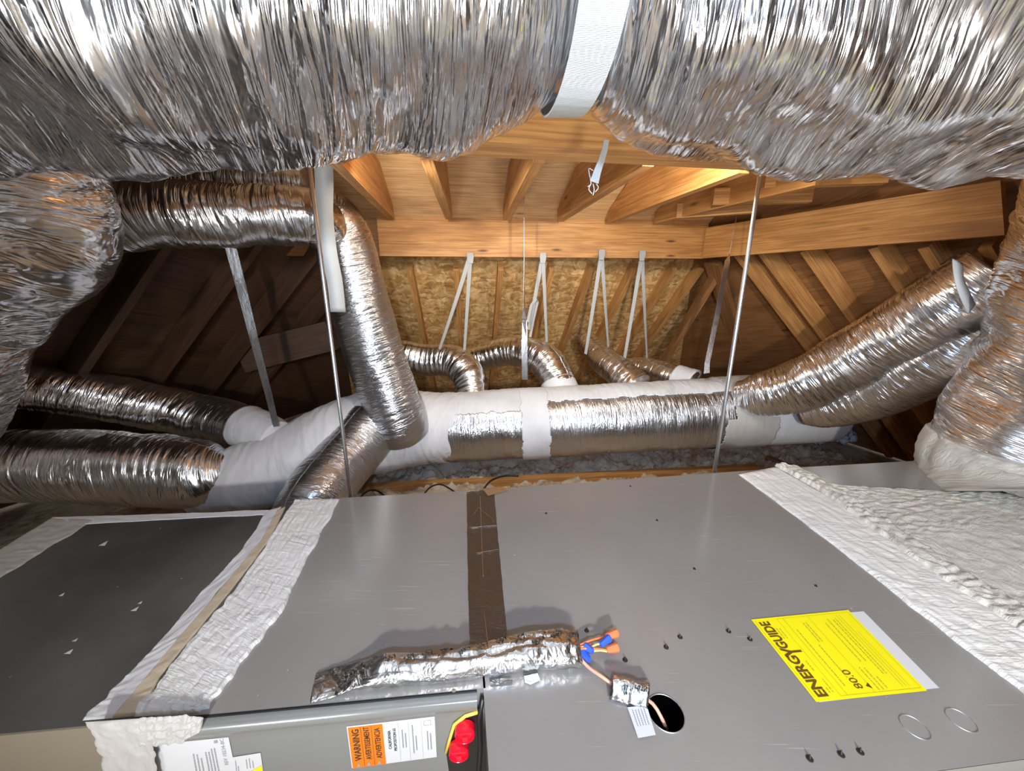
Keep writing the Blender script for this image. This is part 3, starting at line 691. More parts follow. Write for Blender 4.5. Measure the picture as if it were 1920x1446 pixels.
n0 = len(vs); b = MB(); b.add(vs, fs, [(v.x, v.y) for v in vs])
b.build('top_panel', M['cab'], froot)
b = MB(); ol = [V((p.x, p.y, ZT - .001)) for p in outline]
for i in range(4):
    p, q = ol[i], ol[(i + 1) % 4]; dd_ = V((0, 0, -ZT + .002)); b.add([p, p + dd_, q + dd_, q], [(0, 1, 2, 3)])
b.add([V((p.x, p.y, .002)) for p in outline], [(3, 2, 1, 0)])
b.build('side_panels', M['cab_front'], froot)
# rolled rim of the wiring hole and rim of the panel front
b = MB(); rp = [V((x, y, ZT + .0006)) for x, y in hole]; rp.append(rp[0]); b.tube(rp, .0009, 6, False); b.build('hole_rim', M['steel'], froot, True)
def disc(mb, c, r, h, n=18, dome=0):
    vs = []; 
    for (rr, hh) in ((r, 0), (r, h * .6), (r * .8, h)): vs += [c + V((rr * cos(2 * pi * k / n), rr * sin(2 * pi * k / n), hh)) for k in range(n)]
    fs = [(j * n + k, j * n + (k + 1) % n, (j + 1) * n + (k + 1) % n, (j + 1) * n + k) for j in range(2) for k in range(n)] + [tuple(2 * n + k for k in range(n))]
    mb.add(vs, fs)
scr = [(1100, 1183), (1275, 1195), (1249, 1214), (1366, 1184), (1406, 1199), (1172, 1238), (1518, 1423), (1577, 1415), (1613, 1410), (1302, 1067), (1232, 976), (1024, 963), (1530, 1099), (1182, 912)]
for i, (u, v) in enumerate(scr):
    c = PZ(u, v, ZT); mb = MB(); big_ = i < 9
    disc(mb, c, .0046 if big_ else .0032, .0010)
    mb.tube([c + V((0, 0, .001)), c + V((.0005, .0015, .006 if big_ else .003))], [.0017, .0008], 8)
    mb.build('screw_tip', M['void'], froot)
for (u, v) in ((1715, 1363), (1802, 1350)):
    c = PZ(u, v, ZT + .0003); mb = MB(); mb.tube([c + V((.0165 * cos(2 * pi * k / 36), .0165 * sin(2 * pi * k / 36), 0)) for k in range(37)], .0007, 5, False)
    mb.build('knockout_ring', M['steel'], froot, True)
# foil tape over seam with coil cabinet
def strip(px, lift=.0012, nsub=24, jagk=.0015, seed=0):
    """px: rows of (left px, right px) down the strip"""
    L = [PZ(*a, ZT) for a, b in px]; R = [PZ(*b, ZT) for a, b in px]; vs = []; uv = []
    m = len(L) - 1; tot = nsub * m; nc = 10
    for i in range(tot + 1):
        f = i / nsub; k = min(int(f), m - 1); t = f - k; a = L[k].lerp(L[k + 1], t); b = R[k].lerp(R[k + 1], t)
        for j in range(nc + 1):
            g = j / nc; p = a.lerp(b, g); e = jagk * noise.noise(V((i * .3, j * 3 + seed, 1))) if j in (0, nc) else 0
            z = lift + .0009 * abs(noise.noise(V((p.x * 60, p.y * 60, seed)))) + (.0012 if abs(g - .47) < .06 else 0)
            vs.append(p + V((e, 0, z))); uv.append((p.x, p.y))
    fs = [(i * (nc + 1) + j, (i + 1) * (nc + 1) + j, (i + 1) * (nc + 1) + j + 1, i * (nc + 1) + j + 1) for i in range(tot) for j in range(nc)]
    return vs, fs, uv
vs, fs, uv = strip([((875, 923), (926, 918)), ((876, 1010), (934, 1010)), ((878, 1120), (944, 1120)), ((881, 1215), (953, 1210)), ((884, 1262), (958, 1258))])
fs = [f[::-1] for f in fs]
tp = mk('seam_tape', vs, fs, M['foil_dull'], froot, True, uv); tp['label'] = 'dark crinkled foil tape over the seam'
b = MB()
for (pa, pb, ww) in [((900, 930), (906, 1080), .002), ((880, 989), (932, 985), .0016), ((893, 1037), (934, 1030), .002), ((897, 952), (888, 965), .0016), ((897, 952), (922, 972), .0016), ((922, 972), (926, 982), .0014), ((870, 922), (952, 913), .003), ((908, 1150), (915, 1210), .0014)]:
    b.ribbon([PZ(*pa, ZT + .0026), PZ(*pb, ZT + .0026)], ww * .55, .0004, V((-(PZ(*pb, ZT) - PZ(*pa, ZT)).y, (PZ(*pb, ZT) - PZ(*pa, ZT)).x, 0)))
b.build('crease_line', M['foil_tape'], tp)
vs, fs, uv = strip([((905, 918), (952, 913)), ((915, 932), (953, 921))], .003, 6)
mk('tape_tab', vs, [f[::-1] for f in fs], M['foil_tape'], froot, True, uv)

# ------------------------------------------------------------------ paper labels and lettering
def text_pts(txt, bold=0.0):
    cu = bpy.data.curves.new('t', 'FONT'); cu.body = txt; cu.size = 1; cu.resolution_u = 3; cu.offset = bold
    o = bpy.data.objects.new('t', cu); COL.objects.link(o); bpy.context.view_layer.update()
    dg = bpy.context.evaluated_depsgraph_get(); me = bpy.data.meshes.new_from_object(o.evaluated_get(dg))
    vs = [v.co.copy() for v in me.vertices]; fs = [tuple(p.vertices) for p in me.polygons]
    bpy.data.objects.remove(o); bpy.data.meshes.remove(me); bpy.data.curves.remove(cu)
    return vs, fs
def put_text(mb, txt, rect, page, bold=0.0, keep=False):
    """rect (x0,y0,x1,y1) in page units, y down; page maps (x,y) to the world"""
    vs, fs = text_pts(txt, bold)
    if not vs: return
    xa, xb = min(v.x for v in vs), max(v.x for v in vs); ya, yb = min(v.y for v in vs), max(v.y for v in vs)
    x0, y0, x1, y1 = rect
    mb.add([page(x0 + (v.x - xa) / (xb - xa) * (x1 - x0), y1 - (v.y - ya) / max(1e-6, yb - ya) * (y1 - y0)) for v in vs], fs)
def bar(mb, rect, page):
    x0, y0, x1, y1 = rect; mb.add([page(x0, y0), page(x0, y1), page(x1, y1), page(x1, y0)], [(0, 1, 2, 3)])
def quad_page(c00, c10, c11, c01, lift, nrm):
    """page corners: top-left, top-right, bottom-right, bottom-left (world)"""
    nrm = V(nrm)
    def f(x, y): return (c00.lerp(c10, x)).lerp(c01.lerp(c11, x), y) + nrm * lift
    return f
def sheet(name, page, mat, parent, rect=(0, 0, 1, 1), nx=14, ny=14, wav=0.0, nrm=V((0, 0, 1)), th=.0004):
    x0, y0, x1, y1 = rect; vs = []
    for j in range(ny + 1):
        for i in range(nx + 1):
            x, y = x0 + (x1 - x0) * i / nx, y0 + (y1 - y0) * j / ny
            vs.append(page(x, y) + nrm * wav * abs(noise.noise(V((x * 4, y * 4, 1)))) * 1.5)
    fs = [(j * (nx + 1) + i, (j + 1) * (nx + 1) + i, (j + 1) * (nx + 1) + i + 1, j * (nx + 1) + i + 1) for j in range(ny) for i in range(nx)]
    return mk(name, vs, fs, mat, parent, True, [(v[0], v[1]) for v in vs])
up = V((0, 0, 1))
cs = [PZ(1530, 1318, ZT), PZ(1408, 1163, ZT), PZ(1590, 1145, ZT), PZ(1738, 1297, ZT)]
pg = quad_page(*cs, .0016, up); back = quad_page(PZ(1536, 1318, ZT), PZ(1440, 1161, ZT), PZ(1619, 1147, ZT), PZ(1761, 1291, ZT), .0009, up)
wl_ = sheet('backing_sheet', back, M['white'], froot); wl_['label'] = 'white backing edge of the yellow label'
yl = sheet('energy_label', pg, M['yellow'], froot); yl['label'] = 'bright yellow energy guide label'
pt = quad_page(*cs, .0021, up)
mb = MB(); put_text(mb, 'ENERG', (.04, .045, .49, .145), pt, .035); put_text(mb, 'Y', (.475, .045, .595, .225), pt, .03); put_text(mb, 'GUIDE', (.58, .045, .95, .145), pt, .035)
mb.build('lettering', M['ink_brown'], yl)
mb = MB()
bar(mb, (.04, .018, .42, .022), pt); bar(mb, (.52, .018, .97, .022), pt)
for y, a, b_ in [(.30, .03, .97), (.305, .03, .97)][:1]: bar(mb, (a, y, b_, y + .004), pt)
bar(mb, (.03, .24, .97, .243), pt); bar(mb, (.03, .97, .97, .973), pt); bar(mb, (.03, .24, .033, .973), pt); bar(mb, (.967, .24, .97, .973), pt)
bar(mb, (.03, .55, .97, .553), pt); bar(mb, (.06, .83, .94, .834), pt); bar(mb, (.06, .86, .94, .864), pt); bar(mb, (.06, .89, .70, .893), pt)
def fine(mb, x0, x1, y, page, n=10, hh=.010, rs=random.Random(3)):
    x = x0
    while x < x1 - .01:
        w_ = .012 + .03 * rs.random(); bar(mb, (x, y, min(x + w_, x1), y + hh), page); x += w_ + .008
for y, a, b_ in [(.17, .07, .14), (.20, .07, .22), (.185, .30, .42), (.16, .70, .85), (.19, .70, .85), (.34, .12, .80), (.42, .20, .60), (.45, .62, .88), (.48, .62, .88), (.60, .05, .30), (.64, .05, .30), (.68, .06, .20), (.66, .35, .85), (.71, .35, .9), (.76, .2, .9), (.79, .2, .9)]:
    fine(mb, a, b_, y, pt)
mb.build('fine_print', M['ink_thin'], yl)
mb = MB(); put_text(mb, '80.0', (.08, .42, .28, .49), pt, .005)
mb.add([pt(.07, .56), pt(.10, .50 + .02), pt(.13, .56)], [(2, 1, 0)]); mb.build('rating_number', M['ink_brown'], yl)

# ------------------------------------------------------------------ coil cabinet (middle)
FL = fo.copy(); FX = V((cos(radians(5.2)), sin(radians(5.2)), 0)); FN = V((FX.y, -FX.x, 0))
def PF(u, v, off=.0): return PP(u, v, FL + FN * off, FN)
cl = FL - FX * .512; cr_ = FL - FX * .004
cbl = PZ(604, 936, ZT); cbr = PZ(880, 920, ZT)
croot = empty('coil_cabinet', ((cl + cr_) / 2 + V((0, .3, 0))) * 1.0, 'mid-grey coil cabinet between the furnace and the dark plenum, warning sticker on front', 'furnace')
MB().prism([V((cl.x, cl.y, ZT)), V((cr_.x, cr_.y, ZT)), V((cbr.x - .002, cbr.y, ZT)), V((cbl.x, cbl.y, ZT))], V((0, 0, -ZT + .001))).build('body', M['cab'], croot)
# front panel: lip, rolled shoulder and slightly recessed face
prof = [(.004, ZT - .001), (.016, ZT - .001), (.018, ZT - .003), (.018, ZT - .014), (.0165, ZT - .020), (.0125, ZT - .026), (.009, ZT - .036), (.008, ZT - .05), (.008, .10), (.004, .10)]
b = MB(); a0 = cl + FX * -.02; a1 = FL - FX * .018
nseg = 2; vs = [V((q.x, q.y, 0)) + FN * o_ + V((0, 0, z)) for q in (a0, a1) for o_, z in prof]; m_ = len(prof)
b.add(vs, [(k, k + m_, (k + 1) % m_ + m_, (k + 1) % m_) for k in range(m_)] + [tuple(range(m_)), tuple(range(2 * m_ - 1, m_ - 1, -1))])
fp = b.build('front_panel', M['cab_front'], croot); fp['label'] = 'light grey front panel with rolled top lip'
for p_ in fp.data.polygons: p_.use_smooth = len(p_.vertices) == 4
md = fp.modifiers.new('e', 'EDGE_SPLIT'); md.split_angle = radians(50)
b = MB(); b.tube([V((a0.x, a0.y, ZT)) + FN * .004, V((a1.x, a1.y, ZT)) + FN * .004], .0012, 6); b.build('panel_seam', M['black'], croot)
c = PF(851, 1294, .018); b = MB(); b.tube([c, c + FN * .002], .003, 12); b.build('panel_screw', M['steel'], croot)
FOFF = .0085
def front_page(px, lift): return quad_page(*[PF(u, v, FOFF) for u, v in px], lift, FN)
# warning sticker (text reads upward)
wpx = [(660, 1440), (650, 1362), (815, 1343), (819, 1419)]
ws = sheet('warning_label', front_page(wpx, .0006), M['white'], croot, nrm=FN); ws['label'] = 'white and orange warning sticker with columns of text'
mb = MB(); wp = front_page(wpx, .0010); bar(mb, (.0, .012, .97, .40), wp); mb.build('orange_band', M['orange'], ws)
wt = front_page(wpx, .0014); mb = MB()
put_text(mb, 'WARNING', (.17, .05, .92, .13), wt, .02); put_text(mb, 'AVERTISSEMENT', (.17, .18, .95, .245), wt, .015); put_text(mb, 'ADVERTENCIA', (.17, .30, .90, .365), wt, .015)
for y in (.15, .27): bar(mb, (.02, y, .97, y + .004), wt)
put_text(mb, 'CALIFORNIA', (.36, .45, .80, .485), wt, .01); put_text(mb, 'PROPOSITION 65', (.30, .51, .84, .545), wt, .01)
mb.build('lettering', M['ink'], ws)
mb = MB()
for y, a, b_ in [(.61, .35, .78), (.645, .35, .70), (.73, .18, .86), (.765, .25, .6), (.90, .22, .68), (.935, .22, .62)]: fine(mb, a, b_, y, wt, hh=.014)
for y in (.575, .69, .84): bar(mb, (.03, y, .97, y + .003), wt)
bar(mb, (.82, .87, .825, .95), wt); bar(mb, (.93, .87, .935, .95), wt); bar(mb, (.82, .87, .93, .875), wt); bar(mb, (.82, .95, .935, .955), wt)
for k in range(3): mb.add([wt(.03, .06 + .12 * k), wt(.03, .11 + .12 * k), wt(.12, .085 + .12 * k)], [(0, 1, 2)])
mb.build('fine_print', M['ink_grey'], ws)
# big white instruction sticker
ipx = [(300, 1500), (285, 1396), (429, 1382), (452, 1490)]
is_ = sheet('instruction_label', front_page(ipx, .0006), M['white'], croot, nrm=FN); is_['label'] = 'large white instruction sticker at left'
mb = MB(); ip = front_page(ipx, .0011)
for y, a, b_ in [(.50, .45, .78), (.545, .4, .78), (.59, .4, .70), (.66, .42, .80), (.70, .35, .80), (.74, .30, .84), (.78, .3, .86)]: fine(mb, a, b_, y, ip, hh=.018)
put_text(mb, '10234-BC', (.70, .88, .99, .93), ip); put_text(mb, 'REV', (.55, .88, .66, .93), ip); put_text(mb, 'B', (.93, .80, .98, .85), ip, .03)
mb.build('fine_print', M['ink_grey'], is_)
spx = [(440, 1500), (432, 1420), (489, 1411), (500, 1490)]
ss = sheet('caution_label', front_page(spx, .0007), M['white'], croot, nrm=FN); ss['label'] = 'small white sticker with a yellow triangle'
sp_ = front_page(spx, .0012); mb = MB(); mb.add([sp_(.72, .98), sp_(.30, .98), sp_(.55, .35)], [(0, 1, 2)]); mb.build('yellow_triangle', M['yellow'], ss)
mb = MB()
for y, a, b_ in [(.15, .55, .92), (.22, .55, .8), (.5, .7, .92), (.6, .7, .92), (.70, .7, .86)]: fine(mb, a, b_, y, sp_, hh=.03)
mb.build('fine_print', M['ink_grey'], ss)
# red caps in a notch with yellow trim
b = MB(); nt = [PF(905, 1326, .0095), PF(873, 1340, .0095), PF(852, 1356, .0095), PF(845, 1378, .0095), PF(836, 1408, .0095), PF(845, 1470, .0095), PF(915, 1470, .0095)]
b.prism([p for p in nt], FN * -.001); b.build('pipe_notch', M['black'], croot)
b = MB(); b.tube([p + FN * .002 for p in [PF(896, 1333, .0095)] + nt[1:5] ], .0028, 8); b.build('yellow_trim', M['yel_plastic'], croot, True)
for (u, v, r) in ((872, 1363, .0165), (861, 1398, .0165)):
    c = PF(u, v, .012); b = MB()
    n = 28; rings = [(r, 0), (r, .012), (r * .93, .015), (r * .9, .0145), (r * .86, .009)]
    vs = [];
    for rr, h in rings: vs += [c + FN * h + (FX * cos(2 * pi * k / n) + up * sin(2 * pi * k / n)) * rr for k in range(n)]
    b.add(vs, [(j * n + k, j * n + (k + 1) % n, (j + 1) * n + (k + 1) % n, (j + 1) * n + k) for j in range(len(rings) - 1) for k in range(n)] + [tuple((len(rings) - 1) * n + k for k in range(n))])
    b.board(c + FN * .010 - FX * r * .7, c + FN * .010 + FX * r * .7, up, .004, .004)
    b.box(c - FX * .004 + FN * .009 - up * r * .95, FX * .008, FN * .004, up * .012)
    b.build('red_cap', M['red'], croot, False)
b = MB(); b.tube([PF(905, 1310, .012), PF(898, 1350, .016), PF(901, 1400, .012), PF(896, 1470, .012)], .004, 10); b.build('black_pipe', M['black'], croot, True)
b = MB(); b.box(PF(912, 1375, .006) , FX * .008, FN * .01, up * -.03); b.build('steel_clip', M['steel'], croot)

# ------------------------------------------------------------------ sealant sheets on the cabinet tops
def sheetpx(name, rows, mat, parent, lift=.004, amp=.004, nc=26, ns=26, edge=.007, fx=30, fy=30, seed=1, uvdir=None, plane=None, nrm=up, label=None):
    """rows: (left px, right px) pairs; a thick ragged skin on the given plane"""
    mp = plane or (lambda u, v: PZ(u, v, ZT))
    L = [mp(*a) for a, b in rows]; R = [mp(*b) for a, b in rows]; m = len(L) - 1; tot = ns * m; vs = []; uv = []
    nr = nc + 1
    for i in range(tot + 1):
        f = i / ns; k = min(int(f), m - 1); t = f - k; a = L[k].lerp(L[k + 1], t); b = R[k].lerp(R[k + 1], t); wdt = (b - a).length
        dv = (b - a).normalized(); ea = edge * noise.noise(V((i * .11, seed, 0))) + edge * .22 * noise.noise(V((i * .63, seed, 4))); eb = edge * noise.noise(V((i * .11, seed + 9, 0))) + edge * .22 * noise.noise(V((i * .63, seed, 7)))
        a = a + dv * ea; b = b + dv * eb
        for j in range(nc + 1):
            g = j / nc; p = a.lerp(b, g)
            along = i / tot
            h = lift + amp * (noise.noise(V((g * wdt * fx, along * fy, seed))) + .5 * noise.noise(V((g * wdt * fx * 2.5, along * fy * 2.5, seed + 3))))
            h = max(h, .0012)
            if j in (0, nc) or i in (0, tot): h = .0002
            vs.append(p + nrm * h); uv.append((g * wdt, along * (L[0] - L[-1]).length))
    fs = [(i * nr + j, (i + 1) * nr + j, (i + 1) * nr + j + 1, i * nr + j + 1) for i in range(tot) for j in range(nc)]
    o = mk(name, vs, fs, mat, parent, True, uv)
    if label: o['label'] = label
    return o
sroot = empty('supply_plenum', PZ(250, 1150, ZT) - V((0, 0, ZT)), 'dark flat-topped plenum box at lower left edged with white sealant', 'plenum')
pl_top = [PZ(-700, 1424, ZT), PZ(225, 1348, ZT), cbl - EX * .003 , PZ(505, 957, ZT), PZ(96, 971, ZT), PZ(-320, 1220, ZT)]
pl_top = [V((p.x, p.y, ZT - .0004)) for p in pl_top]
q_fl = FL - FX * .515; pl_top[1] = V((q_fl.x - .001, q_fl.y, ZT - .0004)); pl_top[0] = V((q_fl.x, q_fl.y, ZT - .0004)) - FX * .75
MB().prism(pl_top, V((0, 0, -ZT + .001))).build('box', M['plenum'], sroot)
# thin beige front skin
b = MB(); fa = pl_top[1] + FN * .003; fb_ = pl_top[0] + FN * .003; b.add([fa, fb_, fb_ - up * .5, fa - up * .5, fa - FN * .003, fb_ - FN * .003], [(0, 1, 2, 3), (4, 5, 1, 0)]); b.build('front_skin', M['plenum_side'], sroot)
sheetpx('sealant_strip', [((500, 958), (528, 950)), ((455, 1030), (500, 1010)), ((370, 1120), (430, 1085)), ((290, 1215), (350, 1180)), ((215, 1290), (275, 1270)), ((152, 1352), (235, 1345))], M['mastic'], sroot, seed=2, amp=.002, lift=.002, label='smooth white sealant along the seam')
sheetpx('tan_sealant_strip', [((520, 958), (536, 950)), ((490, 1015), (508, 1010)), ((415, 1105), (440, 1100)), ((335, 1200), (365, 1190)), ((260, 1290), (300, 1270)), ((210, 1348), (265, 1342))], M['mastic_tan'], sroot, seed=12, amp=.0012, lift=.0045, edge=.003, label='tan bead between the two white strips')
sheetpx('brushed_sealant', [((552, 938), (637, 936)), ((520, 990), (603, 1000)), ((480, 1052), (566, 1068)), ((440, 1110), (528, 1150)), ((395, 1160), (488, 1200)), ((340, 1225), (440, 1262)), ((300, 1280), (395, 1325)), ((245, 1345), (372, 1338))], M['mastic_rough'], sroot, seed=5, lift=.006, amp=.0024, nc=56, ns=24, fx=120, fy=16, label='thick brushed white sealant band')
sheetpx('back_sealant_strip', [((85, 976), (180, 984)), ((300, 968), (300, 978)), ((505, 956), (500, 968))][0:0] or [((95, 970), (130, 985)), ((250, 966), (260, 978)), ((400, 961), (400, 970)), ((507, 956), (500, 966))], M['mastic'], sroot, seed=7, amp=.001, lift=.0015, edge=.004, ns=20)
sheetpx('side_sealant_strip', [((98, 971), (178, 975)), ((0, 1030), (85, 1032)), ((-90, 1085), (0, 1085)), ((-200, 1150), (-90, 1150))], M['mastic_grey'], sroot, seed=8, amp=.002, lift=.002, edge=.006)
pf = lambda u, v: PF(u, v, .019)
sheetpx('front_sealant', [((160, 1354), (292, 1345)), ((178, 1385), (282, 1375)), ((190, 1420), (290, 1415)), ((200, 1470), (300, 1470))], M['mastic_grey'], sroot, seed=9, lift=.003, amp=.0018, edge=.006, plane=pf, nrm=FN, fx=60, fy=4, label='white sealant smeared down the front')
sheetpx('front_smear', [((262, 1346), (262, 1398)), ((300, 1344), (300, 1396)), ((350, 1341), (345, 1390)), ((382, 1345), (378, 1368))], M['mastic_grey'], sroot, seed=10, lift=.003, amp=.003, edge=.006, plane=pf, nrm=FN, fx=120, fy=8)
for (u, v, s_) in [(193, 1019, 9), (252, 1142, 8), (262, 1130, 5), (115, 1115, 6), (340, 1085, 2), (220, 1100, 2), (300, 990, 2), (128, 1222, 9), (140, 1200, 6)]:
    b = MB(); b.add([PZ(u - s_, v + s_ * .5, ZT + .0008), PZ(u + s_ * 1.1, v - s_ * .6, ZT + .0008), PZ(u + s_ * .4, v + s_ * .5, ZT + .0008)], [(0, 2, 1)]); b.build('sealant_fleck', M['mastic'], sroot)

# return plenum at the right
nroot = empty('return_plenum', V((1.4, .85, 0)), 'plenum box at lower right buried under white and cream sealant', 'plenum')
rp_ = [V((F_fr.x + .001, F_fr.y, ZT)), V((F_fr.x, F_fr.y, ZT)) + EX * 1.25, PZ(1712, 862, ZT) + EX * .75, V((F_br.x + .002, F_br.y, ZT))]
MB().prism(rp_, V((0, 0, -ZT + .001))).build('box', M['cab'], nroot)
sheetpx('sealant_band', [((1384, 890), (1452, 876)), ((1500, 975), (1640, 985)), ((1620, 1068), (1800, 1090)), ((1760, 1180), (1930, 1185)), ((1905, 1290), (2080, 1290)), ((2000, 1370), (2200, 1370))], M['mastic_rough'], nroot, seed=21, lift=.006, amp=.003, nc=46, ns=26, fx=70, fy=30, label='broad rough white sealant band')
sheetpx('sealant_ridge', [((1452, 874), (1470, 872)), ((1528, 916), (1556, 911)), ((1610, 978), (1648, 971)), ((1752, 1082), (1802, 1074)), ((1896, 1176), (1952, 1162)), ((1985, 1236), (2050, 1220))], M['mastic_cream'], nroot, seed=22, lift=.013, amp=.007, nc=12, ns=36, edge=.01, fx=60, fy=60, label='lumpy cream bead of foam')
sheetpx('sealant_sheet', [((1464, 875), (1486, 873)), ((1540, 916), (1568, 912)), ((1590, 945), (1790, 925)), ((1640, 978), (1960, 928)), ((1700, 1020), (2080, 950)), ((1860, 1130), (2300, 1020)), ((1990, 1220), (2500, 1080))], M['mastic_cream'], nroot, seed=23, lift=.006, amp=.004, nc=90, ns=30, fx=40, fy=34, label='cracked cream sealant round the collar')

# ------------------------------------------------------------------ wire bundle in foil tape
wroot = empty('taped_wire_bundle', PZ(830, 1262, ZT), 'crumpled silver tape bundle with blue and orange wire nuts at its right end', 'wire bundle')
bp_ = [((588, 1292), .024, .003), ((640, 1278), .025, .004), ((672, 1274), .022, .010), ((720, 1272), .022, .018), ((790, 1268), .021, .017), ((860, 1262), .021, .018), ((930, 1250), .024, .020), ((1000, 1238), .027, .022), ((1060, 1232), .030, .020), ((1083, 1230), .030, .016)]
cp = [PZ(*a, ZT) for a, b, c in bp_]; vs = []; uv = []; nn_ = 40; sub = 14; rows = 0
for i in range(len(cp) - 1):
    for k in range(sub + (i == len(cp) - 2)):
        t = k / sub; p = cp[i].lerp(cp[i + 1], t); ry = bp_[i][1] * (1 - t) + bp_[i + 1][1] * t; rz = bp_[i][2] * (1 - t) + bp_[i + 1][2] * t
        d = (cp[i + 1] - cp[i]).normalized(); sdv = V((-d.y, d.x, 0)); rows += 1
        for a in range(nn_):
            th = 2 * pi * a / nn_; q = V((p.x * 16 + sin(th), cos(th) * 2.2, sin(th) * 2.2))
            k_ = 1 + .30 * (1 - 2.4 * abs(noise.noise(q))) + .16 * (1 - 2 * abs(noise.noise(V((p.x * 55, cos(th) * 1.5, sin(th) * 1.5)))))
            y_ = cos(th) * ry * (.85 + .15 * k_); z_ = rz + sin(th) * rz * k_
            vs.append(p + sdv * y_ + V((0, 0, max(.0009, z_)))); uv.append((p.x, th * ry))
fs = [(i * nn_ + a, (i + 1) * nn_ + a, (i + 1) * nn_ + (a + 1) % nn_, i * nn_ + (a + 1) % nn_) for i in range(rows - 1) for a in range(nn_)]
fs += [tuple(range(nn_)), tuple((rows - 1) * nn_ + a for a in range(nn_))[::-1]]
fw = mk('foil_wrap', vs, fs, M['foil_tape'], wroot, True, uv)
# tape print lies on the wrap: every letter corner is dropped onto the crumpled surface
def on_wrap(wv, lift=.0012):
    def drop(p):
        near = [q.z for q in wv if (q.x - p.x) ** 2 + (q.y - p.y) ** 2 < .004 ** 2]
        return V((p.x, p.y, (max(near) if near else ZT + .004) + lift))
    return drop
wv = [V(q) for q in vs]; drop = on_wrap(wv)
def draped(name, txt, page, parent, dr):
    mb = MB(); put_text(mb, txt, (0, 0, 1, 1), page, .02); mb.v = [dr(q) for q in mb.v]; mb.build(name, M['ink'], parent)
mb = MB()
def top_page(c00, c10, c11, c01, z): return quad_page(*[PZ(*c, z) for c in (c00, c10, c11, c01)], 0, up)
for cs_, txt, z in [(((640, 1295), (612, 1256), (622, 1252), (650, 1291)), '557 NASHUA', ZT + .0085), (((655, 1262), (630, 1252), (636, 1248), (662, 1258)), 'NASHUA', ZT + .010)]:
    draped('tape_print', txt, top_page(*cs_, z), fw, drop)
rs = random.Random(5)
for u in range(690, 1070, 34):
    v = 1262 - (u - 690) * .11 + rs.uniform(-9, 8)
    draped('tape_print', rs.choice(['557', 'NASHUA']), top_page((u, v + 8), (u + 20, v - 4), (u + 26, v + 3), (u + 6, v + 15), ZT), fw, drop)
vs, fs, uv = strip([((918, 1275), (960, 1271)), ((920, 1287), (961, 1283))], .002, 6)
mk('tape_scrap', vs, [f[::-1] for f in fs], M['foil_dull'], wroot, True, uv)
b = MB(); b.prism([PZ(982, 1268, ZT + .006), PZ(1008, 1262, ZT + .006), PZ(1012, 1272, ZT + .006), PZ(995, 1280, ZT + .006), PZ(984, 1276, ZT + .006)], V((0, 0, -.005))); b.build('adhesive_blob', M['mastic_cream'], wroot)
def nut(u0, v0, u1, v1, z0, z1, r, mat):
    a = PZ(u0, v0, ZT + z0); c = PZ(u1, v1, ZT + z1); pts = [a.lerp(c, t) for t in (0, .1, .5, .9, 1)]
    MB().tube(pts, [r * .6, r * .68, r * .85, r, r * .9], 8).build('wire_nut', mat, wroot, False)
nut(1112, 1222, 1096, 1212, .02, .018, .0075, M['blue']); nut(1105, 1238, 1088, 1218, .016, .012, .008, M['blue']); nut(1126, 1210, 1143, 1196, .022, .024, .007, M['blue'])
nut(1136, 1194, 1157, 1187, .024, .022, .0075, M['orange_nut']); nut(1138, 1219, 1158, 1214, .018, .018, .0078, M['orange_nut'])
b = MB()
for (a, c, cc, z) in [((1080, 1214), (1095, 1212), (1110, 1208), .016), ((1078, 1218), (1105, 1216), (1138, 1219), .016), ((1082, 1212), (1110, 1200), (1136, 1194), .018)]:
    b.tube([p for p, _, _ in spline([(PZ(*a, ZT + z), 1), (PZ(*c, ZT + z + .006), 1), (PZ(*cc, ZT + z), 1)], .004)], .0018, 7)
b.build('orange_wire', M['orange_nut'], wroot, True)
b = MB()
for (a, c, cc, z) in [((1108, 1214), (1118, 1209), (1128, 1207), .018), ((1104, 1222), (1125, 1220), (1140, 1222), .014)]:
    b.tube([p for p, _, _ in spline([(PZ(*a, ZT + z), 1), (PZ(*c, ZT + z + .004), 1), (PZ(*cc, ZT + z), 1)], .004)], .0016, 7)
b.build('yellow_wire', M['ywire'], wroot, True)
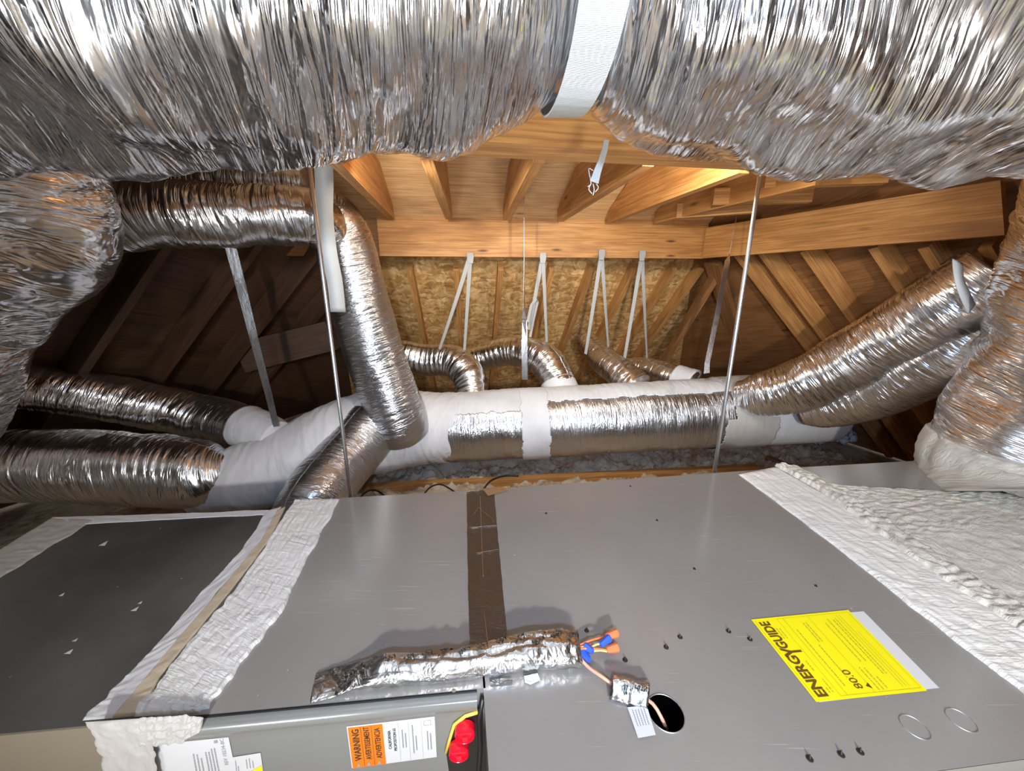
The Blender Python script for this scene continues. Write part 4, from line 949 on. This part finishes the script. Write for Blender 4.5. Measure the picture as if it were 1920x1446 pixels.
# thermostat cable to the hole
croot2 = empty('control_cable', PZ(1180, 1300, ZT), 'salmon-coloured cable with a silver tape flag running into the round hole', 'cable')
cable('cable_jacket', [PZ(1078, 1220, ZT + .012), PZ(1100, 1248, ZT + .012), PZ(1130, 1270, ZT + .014), PZ(1160, 1290, ZT + .006), PZ(1210, 1310, ZT + .005), PZ(1228, 1325, ZT + .005), PZ(1243, 1352, ZT - .008), PZ(1248, 1365, ZT - .03), PZ(1250, 1380, ZT - .08)], .0028, M['copper'], None, parent=croot2)
def crumple(name, px, z, mat, parent, nx=12, ny=12, amp=.004, label=None):
    c = [PZ(*p, ZT) for p in px]; pgx = quad_page(*c, 0, up); vs = []; uv = []
    for j in range(ny + 1):
        for i in range(nx + 1):
            x, y = i / nx, j / ny; zz = z * sin(pi * min(1, max(0, y)) * .9 + .15) + amp * noise.noise(V((x * 5, y * 5, z * 99))) ; vs.append(pgx(x, y) + V((0, 0, max(.0012, zz)))); uv.append((x * .05, y * .05))
    fs = [(j * (nx + 1) + i, (j + 1) * (nx + 1) + i, (j + 1) * (nx + 1) + i + 1, j * (nx + 1) + i + 1) for j in range(ny) for i in range(nx)]
    o = mk(name, vs, fs, mat, parent, True, uv); md = o.modifiers.new('t', 'SOLIDIFY'); md.thickness = .0006
    if label: o['label'] = label
    return o
tf = crumple('tape_flag', [(1152, 1270), (1218, 1284), (1214, 1334), (1142, 1316)], .024, M['foil_tape'], croot2, label='crumpled silver tape flag')
fl_o = wloc(tf); draped('tape_print', 'NASHUA 557', top_page((1212, 1296), (1165, 1292), (1164, 1303), (1211, 1307), ZT + .015), tf, on_wrap([V(q.co) + fl_o for q in tf.data.vertices], .0016))
tgp = [PZ(1176, 1330, ZT), PZ(1212, 1326, ZT), PZ(1229, 1382, ZT), PZ(1196, 1388, ZT)]
tgf = quad_page(*tgp, .004, up); tg = sheet('paper_tag', tgf, M['white'], croot2); tg['label'] = 'small white printed tag'
mb = MB(); tp2 = quad_page(*tgp, .0046, up)
for k in range(5): 
    x = .18 + .15 * k
    yy = .12
    while yy < .68: bar(mb, (x, yy, x + .05, yy + .05), tp2); yy += .07
mb.build('fine_print', M['ink_grey'], tg)
